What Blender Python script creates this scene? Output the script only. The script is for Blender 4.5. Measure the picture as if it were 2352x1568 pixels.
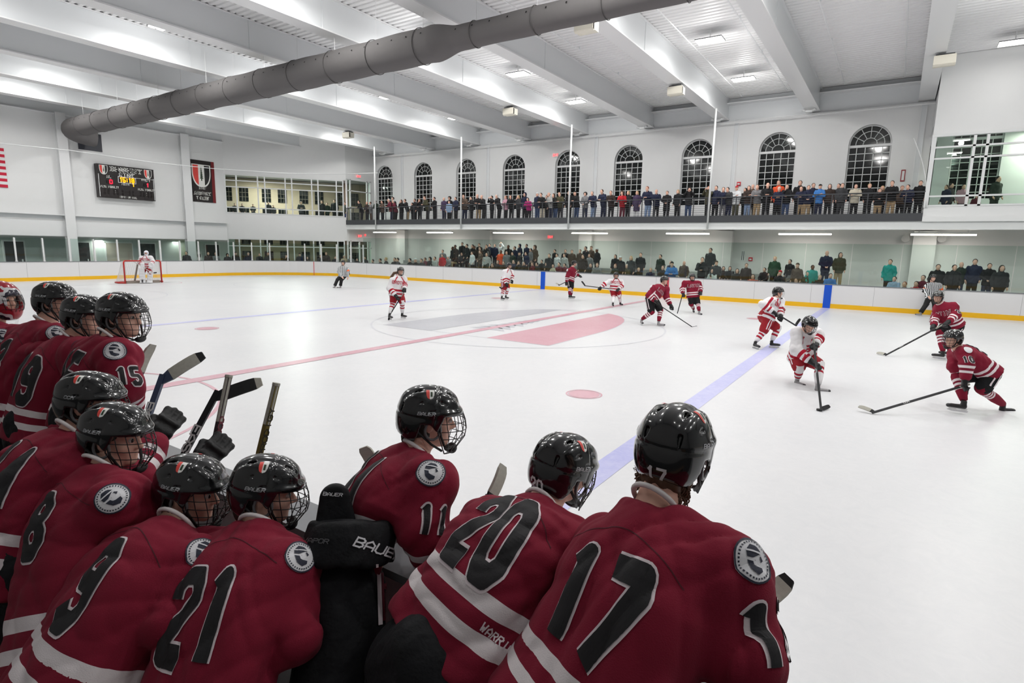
import bpy, bmesh, math, random
import numpy as np
from mathutils import Vector, Matrix
from mathutils.bvhtree import BVHTree
for _o in list(bpy.data.objects): bpy.data.objects.remove(_o)
SC = bpy.context.scene
COL = SC.collection
rng = random.Random(7)
# ------------------------------------------------------------------ camera
CAM = np.array([9.8882, -15.3997, 2.3758]); YAW, PITCH, ROLL, FPX = .584, .1617, .0216, 1315.12
_f = np.array([-math.sin(YAW)*math.cos(PITCH), math.cos(YAW)*math.cos(PITCH), -math.sin(PITCH)])
_r = np.array([math.cos(YAW), math.sin(YAW), 0.]); _u = np.cross(_r, _f)
RT = _r*math.cos(ROLL)+_u*math.sin(ROLL); UP = -_r*math.sin(ROLL)+_u*math.cos(ROLL); FW = _f
cam_d = bpy.data.cameras.new('camera'); cam = bpy.data.objects.new('camera', cam_d); COL.objects.link(cam)
cam_d.sensor_width = 36; cam_d.sensor_fit = 'HORIZONTAL'; cam_d.lens = FPX*36/2352
cam_d.clip_start = .05; cam_d.clip_end = 300
cam.matrix_world = Matrix(((RT[0], UP[0], -FW[0], CAM[0]), (RT[1], UP[1], -FW[1], CAM[1]), (RT[2], UP[2], -FW[2], CAM[2]), (0, 0, 0, 1)))
SC.camera = cam
def ray(px, py): return FW+RT*(px-1176)/FPX+UP*(784-py)/FPX
def at(px, py, d): return CAM+ray(px, py)*d
def onz(px, py, z): r = ray(px, py); return CAM+r*(z-CAM[2])/r[2]
def ony(px, py, y): r = ray(px, py); return CAM+r*(y-CAM[1])/r[1]
def onx(px, py, x): r = ray(px, py); return CAM+r*(x-CAM[0])/r[0]
def dep(p): return float((np.asarray(p)-CAM) @ FW)
# ------------------------------------------------------------------ view, world
SC.view_settings.view_transform = 'Standard'; SC.view_settings.look = 'None'
SC.view_settings.exposure = -0.08; SC.view_settings.gamma = 1; SC.view_settings.use_curve_mapping = False
W = bpy.data.worlds.new('night'); SC.world = W; W.use_nodes = True
W.node_tree.nodes['Background'].inputs[0].default_value = (.35, .42, .55, 1); W.node_tree.nodes['Background'].inputs[1].default_value = .03
# ------------------------------------------------------------------ hall lamps (fixtures are built round them further down)
LAMP_X = (-27.1, -22.7, -14.1, -5.7, 3.05, 12.7, 21.); LAMP_Y = (14.0, 8.2, 2.4, -3.5, -9.4, -15.6)  # leftmost column added to brighten end wall, last row added to light bench backs
LAMP_Z = 10.4; LAMP_W = 62.; LAMPS = [(x, y) for x in LAMP_X for y in LAMP_Y if not (x < -26 and y > 8) and not (y < -15 and not 0 < x < 13)]+[(7.9, 2.4), (7.9, -3.5)]; TUBE_W = 42.  # the closing pair is added to brighten the right roof bay
def area(name, loc, sx, sy, w, col=(1, .985, .96), rot=(0, 0, 0)):
    d = bpy.data.lights.new(name, 'AREA'); d.shape = 'RECTANGLE'; d.size = sx; d.size_y = sy; d.energy = w; d.color = col
    o = bpy.data.objects.new(name, d); COL.objects.link(o); o.location = loc; o.rotation_euler = rot
    return o
for _x, _y in LAMPS:
    if 1:
        _k = .2 if _y < -15 else (.14 if _x > 12 and _y > 13 else .8 if _x < -20 else 1.)
        _d = bpy.data.lights.new('hall_lamp_light', 'POINT'); _d.energy = LAMP_W*_k; _d.shadow_soft_size = .16; _d.color = (1, .985, .965)
        _o = bpy.data.objects.new('hall_lamp_light', _d); COL.objects.link(_o); _o.location = (_x, _y, LAMP_Z-.3); area('hall_lamp_downlight', (_x, _y, LAMP_Z-.12), .9, .5, LAMP_W*2.4*_k)
TUBE_X = (-24.1, -18.4, -12.3, -6.2, -.1, 5.85, 11.5, 17.5); TUBE_Y, TUBE_Z = 17.4, 3.42
for _x in TUBE_X: area('tube_lamp_light', (_x, TUBE_Y, TUBE_Z-.09), 2.3, .12, TUBE_W, (1, .95, .9))
for _x, _y, _z, _w, _c in ((-31.5, 14.5, 7.7, 1000, (1, .93, .92)), (-35.0, 14.0, 7.7, 520, (1, .93, .92)), (-29.6, 15.5, 3.7, 200, (1, .95, .85)), (-33.5, 13.0, 3.7, 160, (1, .95, .85)), (15, 18.3, 7.9, 220, (1, .95, .85)), (-33.6, 1.2, 2.3, 60, (1, .95, .9)), (-33.6, 6, 2.3, 25, (1, .95, .9)), (-33.6, -5, 2.3, 60, (1, .95, .9))):
    area('back_room_light', (_x, _y, _z), 1.6, .4, _w, _c)
# ------------------------------------------------------------------ helpers
def lin(c):
    return tuple(((v/255.)/12.92 if v/255. <= .04045 else ((v/255.+.055)/1.055)**2.4) for v in c)
_MAT = {}
def mat(name, col, rough=.6, metal=0., spec=.5, coat=0., noise=0., nscale=20., bump=0., bscale=60., emit=0., alpha=1.):
    """principled material; col in sRGB 0..255; optional noise mottling of the colour and fine bump"""
    if name in _MAT: return _MAT[name]
    m = bpy.data.materials.new(name); m.use_nodes = True; nt = m.node_tree; b = nt.nodes['Principled BSDF']
    c = lin(col)
    b.inputs['Base Color'].default_value = (*c, 1); b.inputs['Roughness'].default_value = rough; b.inputs['Metallic'].default_value = metal
    b.inputs['Specular IOR Level'].default_value = spec; b.inputs['Coat Weight'].default_value = coat
    if emit: b.inputs['Emission Color'].default_value = (*c, 1); b.inputs['Emission Strength'].default_value = emit
    if noise or bump:
        tc = nt.nodes.new('ShaderNodeTexCoord')
    if noise:
        n = nt.nodes.new('ShaderNodeTexNoise'); n.inputs['Scale'].default_value = nscale; n.inputs['Detail'].default_value = 4
        r = nt.nodes.new('ShaderNodeMix'); r.data_type = 'RGBA'
        r.inputs['A'].default_value = (*[v*(1-noise) for v in c], 1); r.inputs['B'].default_value = (*[min(1, v*(1+noise)) for v in c], 1)
        nt.links.new(tc.outputs['Object'], n.inputs['Vector']); nt.links.new(n.outputs['Fac'], r.inputs['Factor']); nt.links.new(r.outputs['Result'], b.inputs['Base Color'])
    if bump:
        n = nt.nodes.new('ShaderNodeTexNoise'); n.inputs['Scale'].default_value = bscale; n.inputs['Detail'].default_value = 3
        bp = nt.nodes.new('ShaderNodeBump'); bp.inputs['Strength'].default_value = bump; bp.inputs['Distance'].default_value = .02
        nt.links.new(tc.outputs['Object'], n.inputs['Vector']); nt.links.new(n.outputs['Fac'], bp.inputs['Height']); nt.links.new(bp.outputs['Normal'], b.inputs['Normal'])
    _MAT[name] = m
    return m
def glass_mat(name, tint=(225, 235, 230), trans=.93, ior=1.5, rough=.0):
    if name in _MAT: return _MAT[name]
    m = bpy.data.materials.new(name); m.use_nodes = True; nt = m.node_tree; nt.nodes.clear()
    o = nt.nodes.new('ShaderNodeOutputMaterial'); t = nt.nodes.new('ShaderNodeBsdfTransparent'); g = nt.nodes.new('ShaderNodeBsdfGlossy')
    mx = nt.nodes.new('ShaderNodeMixShader'); fr = nt.nodes.new('ShaderNodeFresnel'); fr.inputs['IOR'].default_value = ior
    c = lin(tint); t.inputs[0].default_value = (*[v*trans/max(c) for v in c], 1); g.inputs['Roughness'].default_value = rough
    ge = nt.nodes.new('ShaderNodeNewGeometry'); sb = nt.nodes.new('ShaderNodeMath'); sb.operation = 'SUBTRACT'; sb.inputs[0].default_value = 1; ml = nt.nodes.new('ShaderNodeMath'); ml.operation = 'MULTIPLY'
    nt.links.new(ge.outputs['Backfacing'], sb.inputs[1]); nt.links.new(fr.outputs[0], ml.inputs[0]); nt.links.new(sb.outputs[0], ml.inputs[1])   # reflect on entering only
    nt.links.new(ml.outputs[0], mx.inputs[0]); nt.links.new(t.outputs[0], mx.inputs[1]); nt.links.new(g.outputs[0], mx.inputs[2]); nt.links.new(mx.outputs[0], o.inputs[0])
    _MAT[name] = m
    return m
def ramp_mat(name, stops, rough=.85, attr='st', bump=.25, bscale=260., sheen=.0, fold=0.):
    """cloth whose colour steps along a stored length attribute (metres): stops = [(metres, sRGB)...]"""
    if name in _MAT: return _MAT[name]
    m = bpy.data.materials.new(name); m.use_nodes = True; nt = m.node_tree; b = nt.nodes['Principled BSDF']
    a = nt.nodes.new('ShaderNodeAttribute'); a.attribute_name = attr
    r = nt.nodes.new('ShaderNodeValToRGB'); r.color_ramp.interpolation = 'CONSTANT'
    el = r.color_ramp.elements
    while len(el) < len(stops): el.new(.5)
    for e, (p, c) in zip(el, stops): e.position = p; e.color = (*lin(c), 1)
    nt.links.new(a.outputs['Fac'], r.inputs[0])
    b.inputs['Roughness'].default_value = rough; b.inputs['Specular IOR Level'].default_value = .2
    b.inputs['Sheen Weight'].default_value = sheen
    tc = nt.nodes.new('ShaderNodeTexCoord'); n = nt.nodes.new('ShaderNodeTexNoise'); n.inputs['Scale'].default_value = bscale
    bp = nt.nodes.new('ShaderNodeBump'); bp.inputs['Strength'].default_value = bump; bp.inputs['Distance'].default_value = .004
    nt.links.new(tc.outputs['Object'], n.inputs['Vector']); nt.links.new(n.outputs['Fac'], bp.inputs['Height']); nt.links.new(bp.outputs['Normal'], b.inputs['Normal'])
    nt.links.new(r.outputs[0], b.inputs['Base Color'])
    _MAT[name] = m
    return m
class MB:
    """collects vertices and faces of ONE mesh"""
    def __init__(s): s.v = []; s.f = []; s.m = []; s.at = None
    def add(s, V, F, mi=0):
        b = len(s.v); s.v.extend([tuple(map(float, p)) for p in V]); s.f.extend([tuple(b+i for i in q) for q in F]); s.m.extend([mi]*len(F)); return s
    def box(s, lo, hi, mi=0):
        (x0, y0, z0), (x1, y1, z1) = lo, hi
        return s.add([(x0, y0, z0), (x1, y0, z0), (x1, y1, z0), (x0, y1, z0), (x0, y0, z1), (x1, y0, z1), (x1, y1, z1), (x0, y1, z1)],
                     [(0, 3, 2, 1), (4, 5, 6, 7), (0, 1, 5, 4), (1, 2, 6, 5), (2, 3, 7, 6), (3, 0, 4, 7)], mi)
    def quad(s, a, b, c, d, mi=0): return s.add([a, b, c, d], [(0, 1, 2, 3)], mi)
    def beam(s, a, b, w, h, mi=0, up=(0, 0, 1)):
        """rectangular bar from a to b, w across, h along up"""
        a = np.array(a, float); b = np.array(b, float); d = b-a; d /= np.linalg.norm(d)
        u = np.array(up, float); sd = np.cross(d, u)
        if np.linalg.norm(sd) < 1e-6: sd = np.cross(d, (1, 0, 0))
        sd /= np.linalg.norm(sd); u = np.cross(sd, d)
        V = [p+sd*x*w/2+u*y*h/2 for p in (a, b) for x, y in ((-1, -1), (1, -1), (1, 1), (-1, 1))]
        return s.add(V, [(0, 1, 2, 3), (7, 6, 5, 4), (0, 4, 5, 1), (1, 5, 6, 2), (2, 6, 7, 3), (3, 7, 4, 0)], mi)
    def tube(s, pts, r, n=8, mi=0, caps=True, closed=False):
        pts = [np.array(p, float) for p in pts]; k = len(pts); rs = r if hasattr(r, '__len__') else [r]*k
        V = []; prev = None
        for i, p in enumerate(pts):
            if closed: t = pts[(i+1) % k]-pts[i-1]
            else: t = pts[min(i+1, k-1)]-pts[max(i-1, 0)]
            t = t/(np.linalg.norm(t)+1e-12)
            if prev is None:
                a = np.cross(t, (0, 0, 1.)); a = np.cross(t, (1., 0, 0)) if np.linalg.norm(a) < .1 else a
            else: a = prev-t*(prev @ t)
            a /= np.linalg.norm(a)+1e-12; prev = a; c = np.cross(t, a)
            for j in range(n):
                th = 2*math.pi*j/n; V.append(p+rs[i]*(a*math.cos(th)+c*math.sin(th)))
        F = [(i*n+j, i*n+(j+1) % n, (i+1)*n+(j+1) % n, (i+1)*n+j) for i in range(k-1) for j in range(n)]
        if closed: F += [((k-1)*n+j, (k-1)*n+(j+1) % n, (j+1) % n, j) for j in range(n)]
        elif caps: F += [tuple(range(n))[::-1], tuple((k-1)*n+j for j in range(n))]
        return s.add(V, F, mi)
    def prism(s, poly, a, b, mi=0):
        """polygon (list of 3d points at a) swept by vector b"""
        n = len(poly); P = [np.array(p, float)+a for p in poly]; Q = [p+np.array(b, float) for p in P]
        return s.add(P+Q, [tuple(range(n))[::-1], tuple(range(n, 2*n))]+[(i, (i+1) % n, n+(i+1) % n, n+i) for i in range(n)], mi)
    def build(s, name, mats, parent=None, smooth=False, loc=None):
        me = bpy.data.meshes.new(name); me.from_pydata(s.v, [], s.f)
        for m in (mats if isinstance(mats, (list, tuple)) else [mats]): me.materials.append(m)
        if any(s.m): me.polygons.foreach_set('material_index', s.m)
        if smooth: me.polygons.foreach_set('use_smooth', [True]*len(me.polygons))
        if s.at is not None:
            a = me.attributes.new('st', 'FLOAT', 'POINT'); a.data.foreach_set('value', np.asarray(s.at, np.float32))
        me.update()
        return obj(name, me, parent, loc)
def obj(name, me, parent=None, loc=None):
    o = bpy.data.objects.new(name, me); COL.objects.link(o)
    if parent is not None: o.parent = parent
    if loc is not None: o.location = loc
    return o
def local(o):
    """move a top-level mesh's origin to the base of its own geometry"""
    me = o.data; n = len(me.vertices); a = np.empty(n*3, np.float32); me.vertices.foreach_get('co', a); a = a.reshape(-1, 3)
    c = np.array([(a[:, 0].min()+a[:, 0].max())/2, (a[:, 1].min()+a[:, 1].max())/2, a[:, 2].min()]); a -= c.astype(np.float32)
    me.vertices.foreach_set('co', a.ravel()); o.location = Vector(c); me.update(); return o
def tag(o, label, cat, group=None, kind=None):
    o['label'] = label; o['category'] = cat
    if group: o['group'] = group
    if kind: o['kind'] = kind
    return o
def thing(name, label, cat, loc=(0, 0, 0), group=None):
    o = bpy.data.objects.new(name, None); COL.objects.link(o); o.location = loc; o.empty_display_size = .1
    return tag(o, label, cat, group)
def struct(o): o['kind'] = 'structure'; return o
def shift(o, root):
    """children were built in world coordinates: keep them there under a root that has a location"""
    o.parent = root; o.matrix_parent_inverse = Matrix.Identity(4); me = o.data
    me.transform(Matrix.Translation(-Vector(root.location))); me.update(); return o
def copy_tree(o, parent=None):
    c = o.copy(); COL.objects.link(c)
    if parent is not None: c.parent = parent
    for ch in list(o.children): copy_tree(ch, c)
    return c
# ---- stroke lettering: every glyph is polylines on a 4 x 6 grid
GL = {'A': '00 04 26 44 40|02 42', 'B': '00 06 36 45 44 33 03|33 42 41 30 00', 'C': '45 36 16 05 01 10 30 41', 'D': '00 06 26 44 42 20 00', 'E': '46 06 00 40|03 33',
 'F': '46 06 00|03 33', 'G': '45 36 16 05 01 10 30 41 43 23', 'H': '00 06|40 46|03 43', 'I': '20 26', 'J': '46 41 30 10 01', 'K': '00 06|46 02|13 40', 'L': '06 00 40',
 'M': '00 06 23 46 40', 'N': '00 06 40 46', 'O': '05 16 36 45 41 30 10 01 05', 'P': '00 06 36 45 44 33 03', 'Q': '05 16 36 45 41 30 10 01 05|22 40', 'R': '00 06 36 45 44 33 03|23 40',
 'S': '45 36 16 05 04 13 33 42 41 30 10 01', 'T': '06 46|26 20', 'U': '06 01 10 30 41 46', 'V': '06 20 46', 'W': '06 10 23 30 46', 'X': '00 46|06 40', 'Y': '06 23 46|23 20', 'Z': '06 46 00 40',
 '0': '05 16 36 45 41 30 10 01 05', '1': '15 26 20', '2': '04 05 16 36 45 44 01 00 40', '3': '05 16 36 45 44 33 13|33 42 41 30 10 01', '4': '30 36 02 42', '5': '46 06 03 33 42 41 30 10 01',
 '6': '45 36 16 05 01 10 30 41 42 33 03', '7': '06 46 45 10', '8': '13 04 05 16 36 45 44 33 13 02 01 10 30 41 42 33', '9': '43 13 04 05 16 36 45 41 30 10 01', ':': '21 22|24 25', '-': '13 33', '.': '20 21', '"': '14 16|34 36'}
def strokes(text, h, wr=.62, gap=.28, slant=0.):
    """list of 2d polylines of a text, baseline at y=0, centred on x=0"""
    out = []; x = 0; cw = h*wr; sp = h*gap
    for ch in text:
        if ch != ' ':
            for pl in GL[ch].split('|'):
                out.append(np.array([(x+int(p[0])/4*cw+slant*int(p[1])/6*h, int(p[1])/6*h) for p in pl.split()]))
        x += (cw if ch not in 'I1' or wr > 5 else cw)+sp
    w = x-sp
    for p in out: p[:, 0] -= w/2
    return out
def stroke_joint(pls, hw, step):
    return [q for p in pls for i, c in enumerate(p) if 0 < i < len(p)-1 or np.allclose(p[0], p[-1]) and i == 0 for q in [[c+k for k in qq] for qq in disc_quads(hw*.02, hw, 14, max(1, int(math.ceil(hw/step))))]]
def number_quads(pls, hw, step): return stroke_quads(pls, hw, step, hw*0.)+stroke_joint(pls, hw, step)
def stroke_quads(pls, hw, step=None, ext=None):
    """thick polylines -> list of 2d quads (each subdivided to step)"""
    Q = []; ext = hw if ext is None else ext
    for p in pls:
        for a, b in zip(p[:-1], p[1:]):
            d = b-a; L = np.linalg.norm(d)
            if L < 1e-9: continue
            d = d/L; n = np.array((-d[1], d[0])); a2 = a-d*ext; L2 = L+2*ext
            k = max(1, int(math.ceil(L2/step))) if step else 1; m = max(1, int(math.ceil(2*hw/step))) if step else 1
            for i in range(k):
                for j in range(m):
                    s0, s1 = L2*i/k, L2*(i+1)/k; t0, t1 = -hw+2*hw*j/m, -hw+2*hw*(j+1)/m
                    Q.append((a2+d*s0+n*t0, a2+d*s1+n*t0, a2+d*s1+n*t1, a2+d*s0+n*t1))
    return Q
def flat_text(mb, text, h, org, u, v, hw=None, mi=0, wr=.62, gap=.28, slant=0., thick=0., serif=False):
    """lettering laid on a plane at org (centre of baseline) with axes u (reading direction) and v (up)"""
    org, u, v = np.array(org, float), np.array(u, float), np.array(v, float); hw = hw or h*.085
    pls = strokes(text, h, wr, gap, slant)
    if serif:
        ends = []
        for p in pls:
            for e in (p[0], p[-1]):
                if min(abs(e[1]), abs(e[1]-h)) < 1e-6: ends.append(np.array([(e[0]-hw*2, e[1]), (e[0]+hw*2, e[1])]))
        pls = pls+ends
    for q in stroke_quads(pls, hw): mb.add([org+u*c[0]+v*c[1] for c in q], [(0, 1, 2, 3)], mi)
    return mb
def decal(bvh, quads, org, u, v, d, off, far=.8):
    """2d quads projected along -d onto a surface: org + u*x + v*y, ray from +d*far; returns an MB"""
    mb = MB(); idx = {}
    org, u, v, d = [np.array(k, float) for k in (org, u, v, d)]
    V = []; F = []
    for q in quads:
        f = []
        for c in q:
            key = (round(c[0], 5), round(c[1], 5))
            if key not in idx:
                p = org+u*c[0]+v*c[1]+d*far
                loc, nrm, i, ds = bvh.ray_cast(Vector(p), Vector(-d), far*2)
                if loc is None: idx[key] = None
                else:
                    n = nrm if nrm.dot(Vector(d)) > 0 else -nrm
                    idx[key] = len(V); V.append(loc+n*off)
            f.append(idx[key])
        if None not in f and len(set(f)) == 4: F.append(tuple(f))
    # drop faces torn across a fold edge
    G = []
    for f in F:
        P = [V[i] for i in f]
        if max((P[i]-P[i-1]).length for i in range(4)) < .05: G.append(f)
    mb.add(V, G); return mb
def decal_map(bvh, quads, fn, off, far=.8, tear=.1):
    V = []; F = []; idx = {}
    for q in quads:
        f = []
        for c in q:
            key = (round(c[0], 5), round(c[1], 5))
            if key not in idx:
                o, d = fn(*c); loc, nrm, i, ds = bvh.ray_cast(Vector(o+d*far), Vector(-d), far)
                if loc is None: idx[key] = None
                else:
                    n = nrm if nrm.dot(Vector(d)) > 0 else -nrm
                    idx[key] = len(V); V.append(loc+n*off)
            f.append(idx[key])
        if None not in f and len(set(f)) == 4 and max((V[f[i]]-V[f[i-1]]).length for i in range(4)) < tear: F.append(tuple(f))
    mb = MB(); mb.add(V, F); return mb
def bvh_of(V, F): return BVHTree.FromPolygons([tuple(map(float, p)) for p in V], [tuple(map(int, f)) for f in F])
def disc_quads(r0, r1, n=28, m=2, sx=1., sy=1.):
    Q = []
    for i in range(n):
        for j in range(m):
            a, b = 2*math.pi*i/n, 2*math.pi*(i+1)/n; p, q = r0+(r1-r0)*j/m, r0+(r1-r0)*(j+1)/m
            c = lambda t, r: np.array((r*math.cos(t)*sx, r*math.sin(t)*sy))
            Q.append((c(a, p), c(a, q), c(b, q), c(b, p)))
    return Q
def poly_quads(poly, step):
    """fill a simple 2d polygon with small cells (cells whose centre is inside), for shields and marks"""
    P = np.array(poly, float); lo, hi = P.min(0), P.max(0); nx = int((hi[0]-lo[0])/step)+1; ny = int((hi[1]-lo[1])/step)+1; Q = []
    def xs(y):
        r = []
        for a, b in zip(P, np.roll(P, -1, 0)):
            if (a[1] > y) != (b[1] > y): r.append(a[0]+(y-a[1])/(b[1]-a[1])*(b[0]-a[0]))
        return sorted(r)
    ys = np.linspace(lo[1]+1e-5, hi[1]-1e-5, ny+1)
    for y0, y1 in zip(ys[:-1], ys[1:]):
        A, B = xs(y0), xs(y1)
        if len(A) != len(B) or len(A) % 2: continue
        for k in range(0, len(A), 2):
            n = max(1, int(max(A[k+1]-A[k], B[k+1]-B[k])/step))
            for i in range(n):
                f0, f1 = i/n, (i+1)/n
                Q.append((np.array((A[k]+(A[k+1]-A[k])*f0, y0)), np.array((A[k]+(A[k+1]-A[k])*f1, y0)), np.array((B[k]+(B[k+1]-B[k])*f1, y1)), np.array((B[k]+(B[k+1]-B[k])*f0, y1))))
    return Q
# ================================================================== the hall
XL, XR, YN, YF, RC = -29.9, 30.0, -13.67, 14.02, 7.0
YW, ZC, ZB = 19.0, 10.75, 9.62
M_wall = mat('painted white wall', (232, 233, 233), .7, noise=.015, nscale=3)
M_blk = mat('painted block wall', (222, 222, 220), .75, noise=.03, nscale=2)
M_steel = mat('white enamelled steel', (236, 237, 238), .3, spec=.5)
M_web = mat('grey enamelled steel', (226, 229, 231), .3, spec=.5)
M_deck = mat('white roof deck', (242, 242, 242), .5)
M_dark = mat('charcoal steel', (62, 64, 68), .45)
M_frame = mat('white window frame', (226, 228, 228), .4)
M_night = mat('dark night pane', (16, 20, 20), .06, spec=.6)
M_gpane = glass_mat('clear glazing', (205, 215, 210), .86)
M_rink = glass_mat('rink shield glass', (224, 232, 229), .9)
M_rubber = mat('grey rubber floor', (70, 72, 74), .8, noise=.1)
M_beige = mat('beige stone', (176, 160, 138), .8, noise=.06, nscale=4)
M_white = mat('white board plastic', (232, 232, 233), .35)
M_yellow = mat('yellow kick plate', (246, 190, 20), .35)
M_cap = mat('grey rail cap', (128, 130, 134), .5)
M_blue = mat('blue board stripe', (0, 82, 204), .35)
M_red = mat('red board stripe', (206, 32, 52), .35)
# --- floor and ice
struct(MB().box((-44, -24, -.25), (36, 27, -.03)).build('floor', M_rubber))
def ring(off=0., n=14):
    """rink outline (counter clockwise), pushed outwards by off"""
    P = []
    for cx, cy, a0 in ((XR-RC, YF-RC, 0), (XL+RC, YF-RC, 90), (XL+RC, YN+RC, 180), (XR-RC, YN+RC, 270)):
        for i in range(n+1):
            a = math.radians(a0+90*i/n); P.append(((cx+(RC+off)*math.cos(a)), (cy+(RC+off)*math.sin(a))))
    return P
M_ice = bpy.data.materials.new('rink ice'); M_ice.use_nodes = True
def ice_nodes(m, col, scratch):
    nt = m.node_tree; b = nt.nodes['Principled BSDF']; tc = nt.nodes.new('ShaderNodeTexCoord')
    n1 = nt.nodes.new('ShaderNodeTexNoise'); n1.inputs['Scale'].default_value = .35; n1.inputs['Detail'].default_value = 6
    n2 = nt.nodes.new('ShaderNodeTexNoise'); n2.inputs['Scale'].default_value = 5.; n2.inputs['Detail'].default_value = 8; n2.inputs['Roughness'].default_value = .75; n2.inputs['Distortion'].default_value = 1.5
    ad = nt.nodes.new('ShaderNodeMath'); ad.operation = 'ADD'
    mr = nt.nodes.new('ShaderNodeMapRange'); mr.inputs['From Min'].default_value = .75; mr.inputs['From Max'].default_value = 1.3; mr.inputs['To Min'].default_value = 0; mr.inputs['To Max'].default_value = 1
    mx = nt.nodes.new('ShaderNodeMix'); mx.data_type = 'RGBA'
    mx.inputs['A'].default_value = (*lin(col), 1); mx.inputs['B'].default_value = (*lin(scratch), 1)
    for n in (n1, n2): nt.links.new(tc.outputs['Object'], n.inputs['Vector'])
    nt.links.new(n1.outputs['Fac'], ad.inputs[0]); nt.links.new(n2.outputs['Fac'], ad.inputs[1]); nt.links.new(ad.outputs[0], mr.inputs['Value'])
    nt.links.new(mr.outputs[0], mx.inputs['Factor']); nt.links.new(mx.outputs['Result'], b.inputs['Base Color'])
    b.inputs['Roughness'].default_value = .34; b.inputs['Specular IOR Level'].default_value = .35
    bp = nt.nodes.new('ShaderNodeBump'); bp.inputs['Strength'].default_value = .05; nt.links.new(n2.outputs['Fac'], bp.inputs['Height']); nt.links.new(bp.outputs['Normal'], b.inputs['Normal'])
ice_nodes(M_ice, (213, 214, 217), (222, 222, 224))
def paint(name, col, wear):
    m = bpy.data.materials.new(name); m.use_nodes = True; ice_nodes(m, col, wear); return m
P_blue = paint('blue line under ice', (172, 174, 222), (204, 204, 234)); P_red = paint('red line under ice', (196, 140, 154), (216, 178, 188))
P_grey = paint('grey mark under ice', (178, 179, 186), (196, 196, 202)); P_pale = paint('pale line under ice', (196, 197, 204), (216, 217, 222)); P_dot = paint('red dot under ice', (200, 150, 162), (212, 172, 182))
struct(MB().add([(x, y, 0) for x, y in ring(.02)], [tuple(range(60))]).build('floor_ice', M_ice))
def mark(name, m, fn, z=.003):
    mb = MB(); fn(mb, z); return struct(mb.build(name, m))
def ringmark(cx, cy, r, w, a0=0, a1=360, n=96):
    def fn(mb, z):
        for i in range(n):
            a, b = math.radians(a0+(a1-a0)*i/n), math.radians(a0+(a1-a0)*(i+1)/n)
            mb.quad(*[(cx+rr*math.cos(t), cy+rr*math.sin(t), z) for rr, t in ((r-w/2, a), (r+w/2, a), (r+w/2, b), (r-w/2, b))])
    return fn
def rect(x0, y0, x1, y1): return lambda mb, z: mb.quad((x0, y0, z), (x1, y0, z), (x1, y1, z), (x0, y1, z))
BX, DX, DY, GX = 7.45, 5.79, 6.99, 25.09
for x in (-BX, BX): mark('floor_blue_line', P_blue, rect(x-.15, YN, x+.15, YF))
mark('floor_center_line', P_red, rect(-.15, YN, .15, YF), .005)
mark('floor_center_circle', P_pale, ringmark(0, -.11, 4.57, .06))
for x in (-DX, DX):
    for y in (-DY, DY):
        mark('floor_faceoff_spot', P_dot, ringmark(x, y, .13, .26, n=40)); mark('floor_faceoff_spot_edge', P_red, ringmark(x, y, .29, .03, n=40))
mark('floor_referee_crease', P_red, ringmark(0, -13.42, 3.05, .06, 0, 180))
for s in (-1, 1):
    for y in (-6.8, 6.9):
        mark('floor_faceoff_circle', P_pale, ringmark(s*18.9, y, 4.57, .05))
    mark('floor_goal_line', P_pale, rect(s*GX-.03, YN+2.1, s*GX+.03, YF-2.1)); mark('floor_goal_crease', P_red, ringmark(s*GX, 0, 1.83, .05, 90 if s > 0 else -90, 270 if s > 0 else 90))
# shield at centre ice: top edge near the benches, tip towards the far boards, three bands and a tree
def shield_poly(w, h, n=10):
    R = [(w/2, 0), (w/2, .35*h)]
    for i in range(1, n+1):
        t = i/n; R.append((w/2*math.cos(t*math.pi/2)**.8 if t < 1 else 0, .35*h+.65*h*math.sin(t*math.pi/2)))
    L = [(-x, y) for x, y in R[:-1]][::-1]
    return R+L
def clip_x(poly, x0, x1):
    for s, c in ((1, x0), (-1, -x1)):
        o = []
        for a, b in zip(poly, poly[1:]+poly[:1]):
            da, db = s*a[0]-c, s*b[0]-c
            if da >= 0: o.append(a)
            if da*db < 0: t = da/(da-db); o.append((a[0]+(b[0]-a[0])*t, a[1]+(b[1]-a[1])*t))
        poly = o
    return poly
SP = shield_poly(5.75, 8.0)
for x0, x1, m, nm in ((-2.9, -.98, P_grey, 'floor_shield_grey_band'), (.98, 2.9, P_dot, 'floor_shield_red_band')):
    q = clip_x(SP, x0, x1); mark(nm, m, lambda mb, z: mb.add([(.03+x, -3.2+y, z) for x, y in q], [tuple(range(len(q)))]), .004)
def outline(mb, z):
    for a, b in zip(SP, SP[1:]+SP[:1]): mb.beam((.03+a[0], -3.2+a[1], z), (.03+b[0], -3.2+b[1], z), .05, .001)
mark('floor_shield_outline', P_pale, outline)
def tree(mb, z):
    r = random.Random(3)
    for i in range(9):
        y = -1.9+i*.42; w = .78*(1-i/10.)
        mb.add([(.03-w*(.7+.3*r.random()), y, z), (.03+w*(.7+.3*r.random()), y, z), (.03+w*.3, y+.52, z), (.03-w*.3, y+.52, z)], [(0, 1, 2, 3)])
    mb.box((-.1, -2.5, z), (.16, -1.9, z+.0005))
mark('floor_shield_tree', P_grey, tree, .0035)
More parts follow.
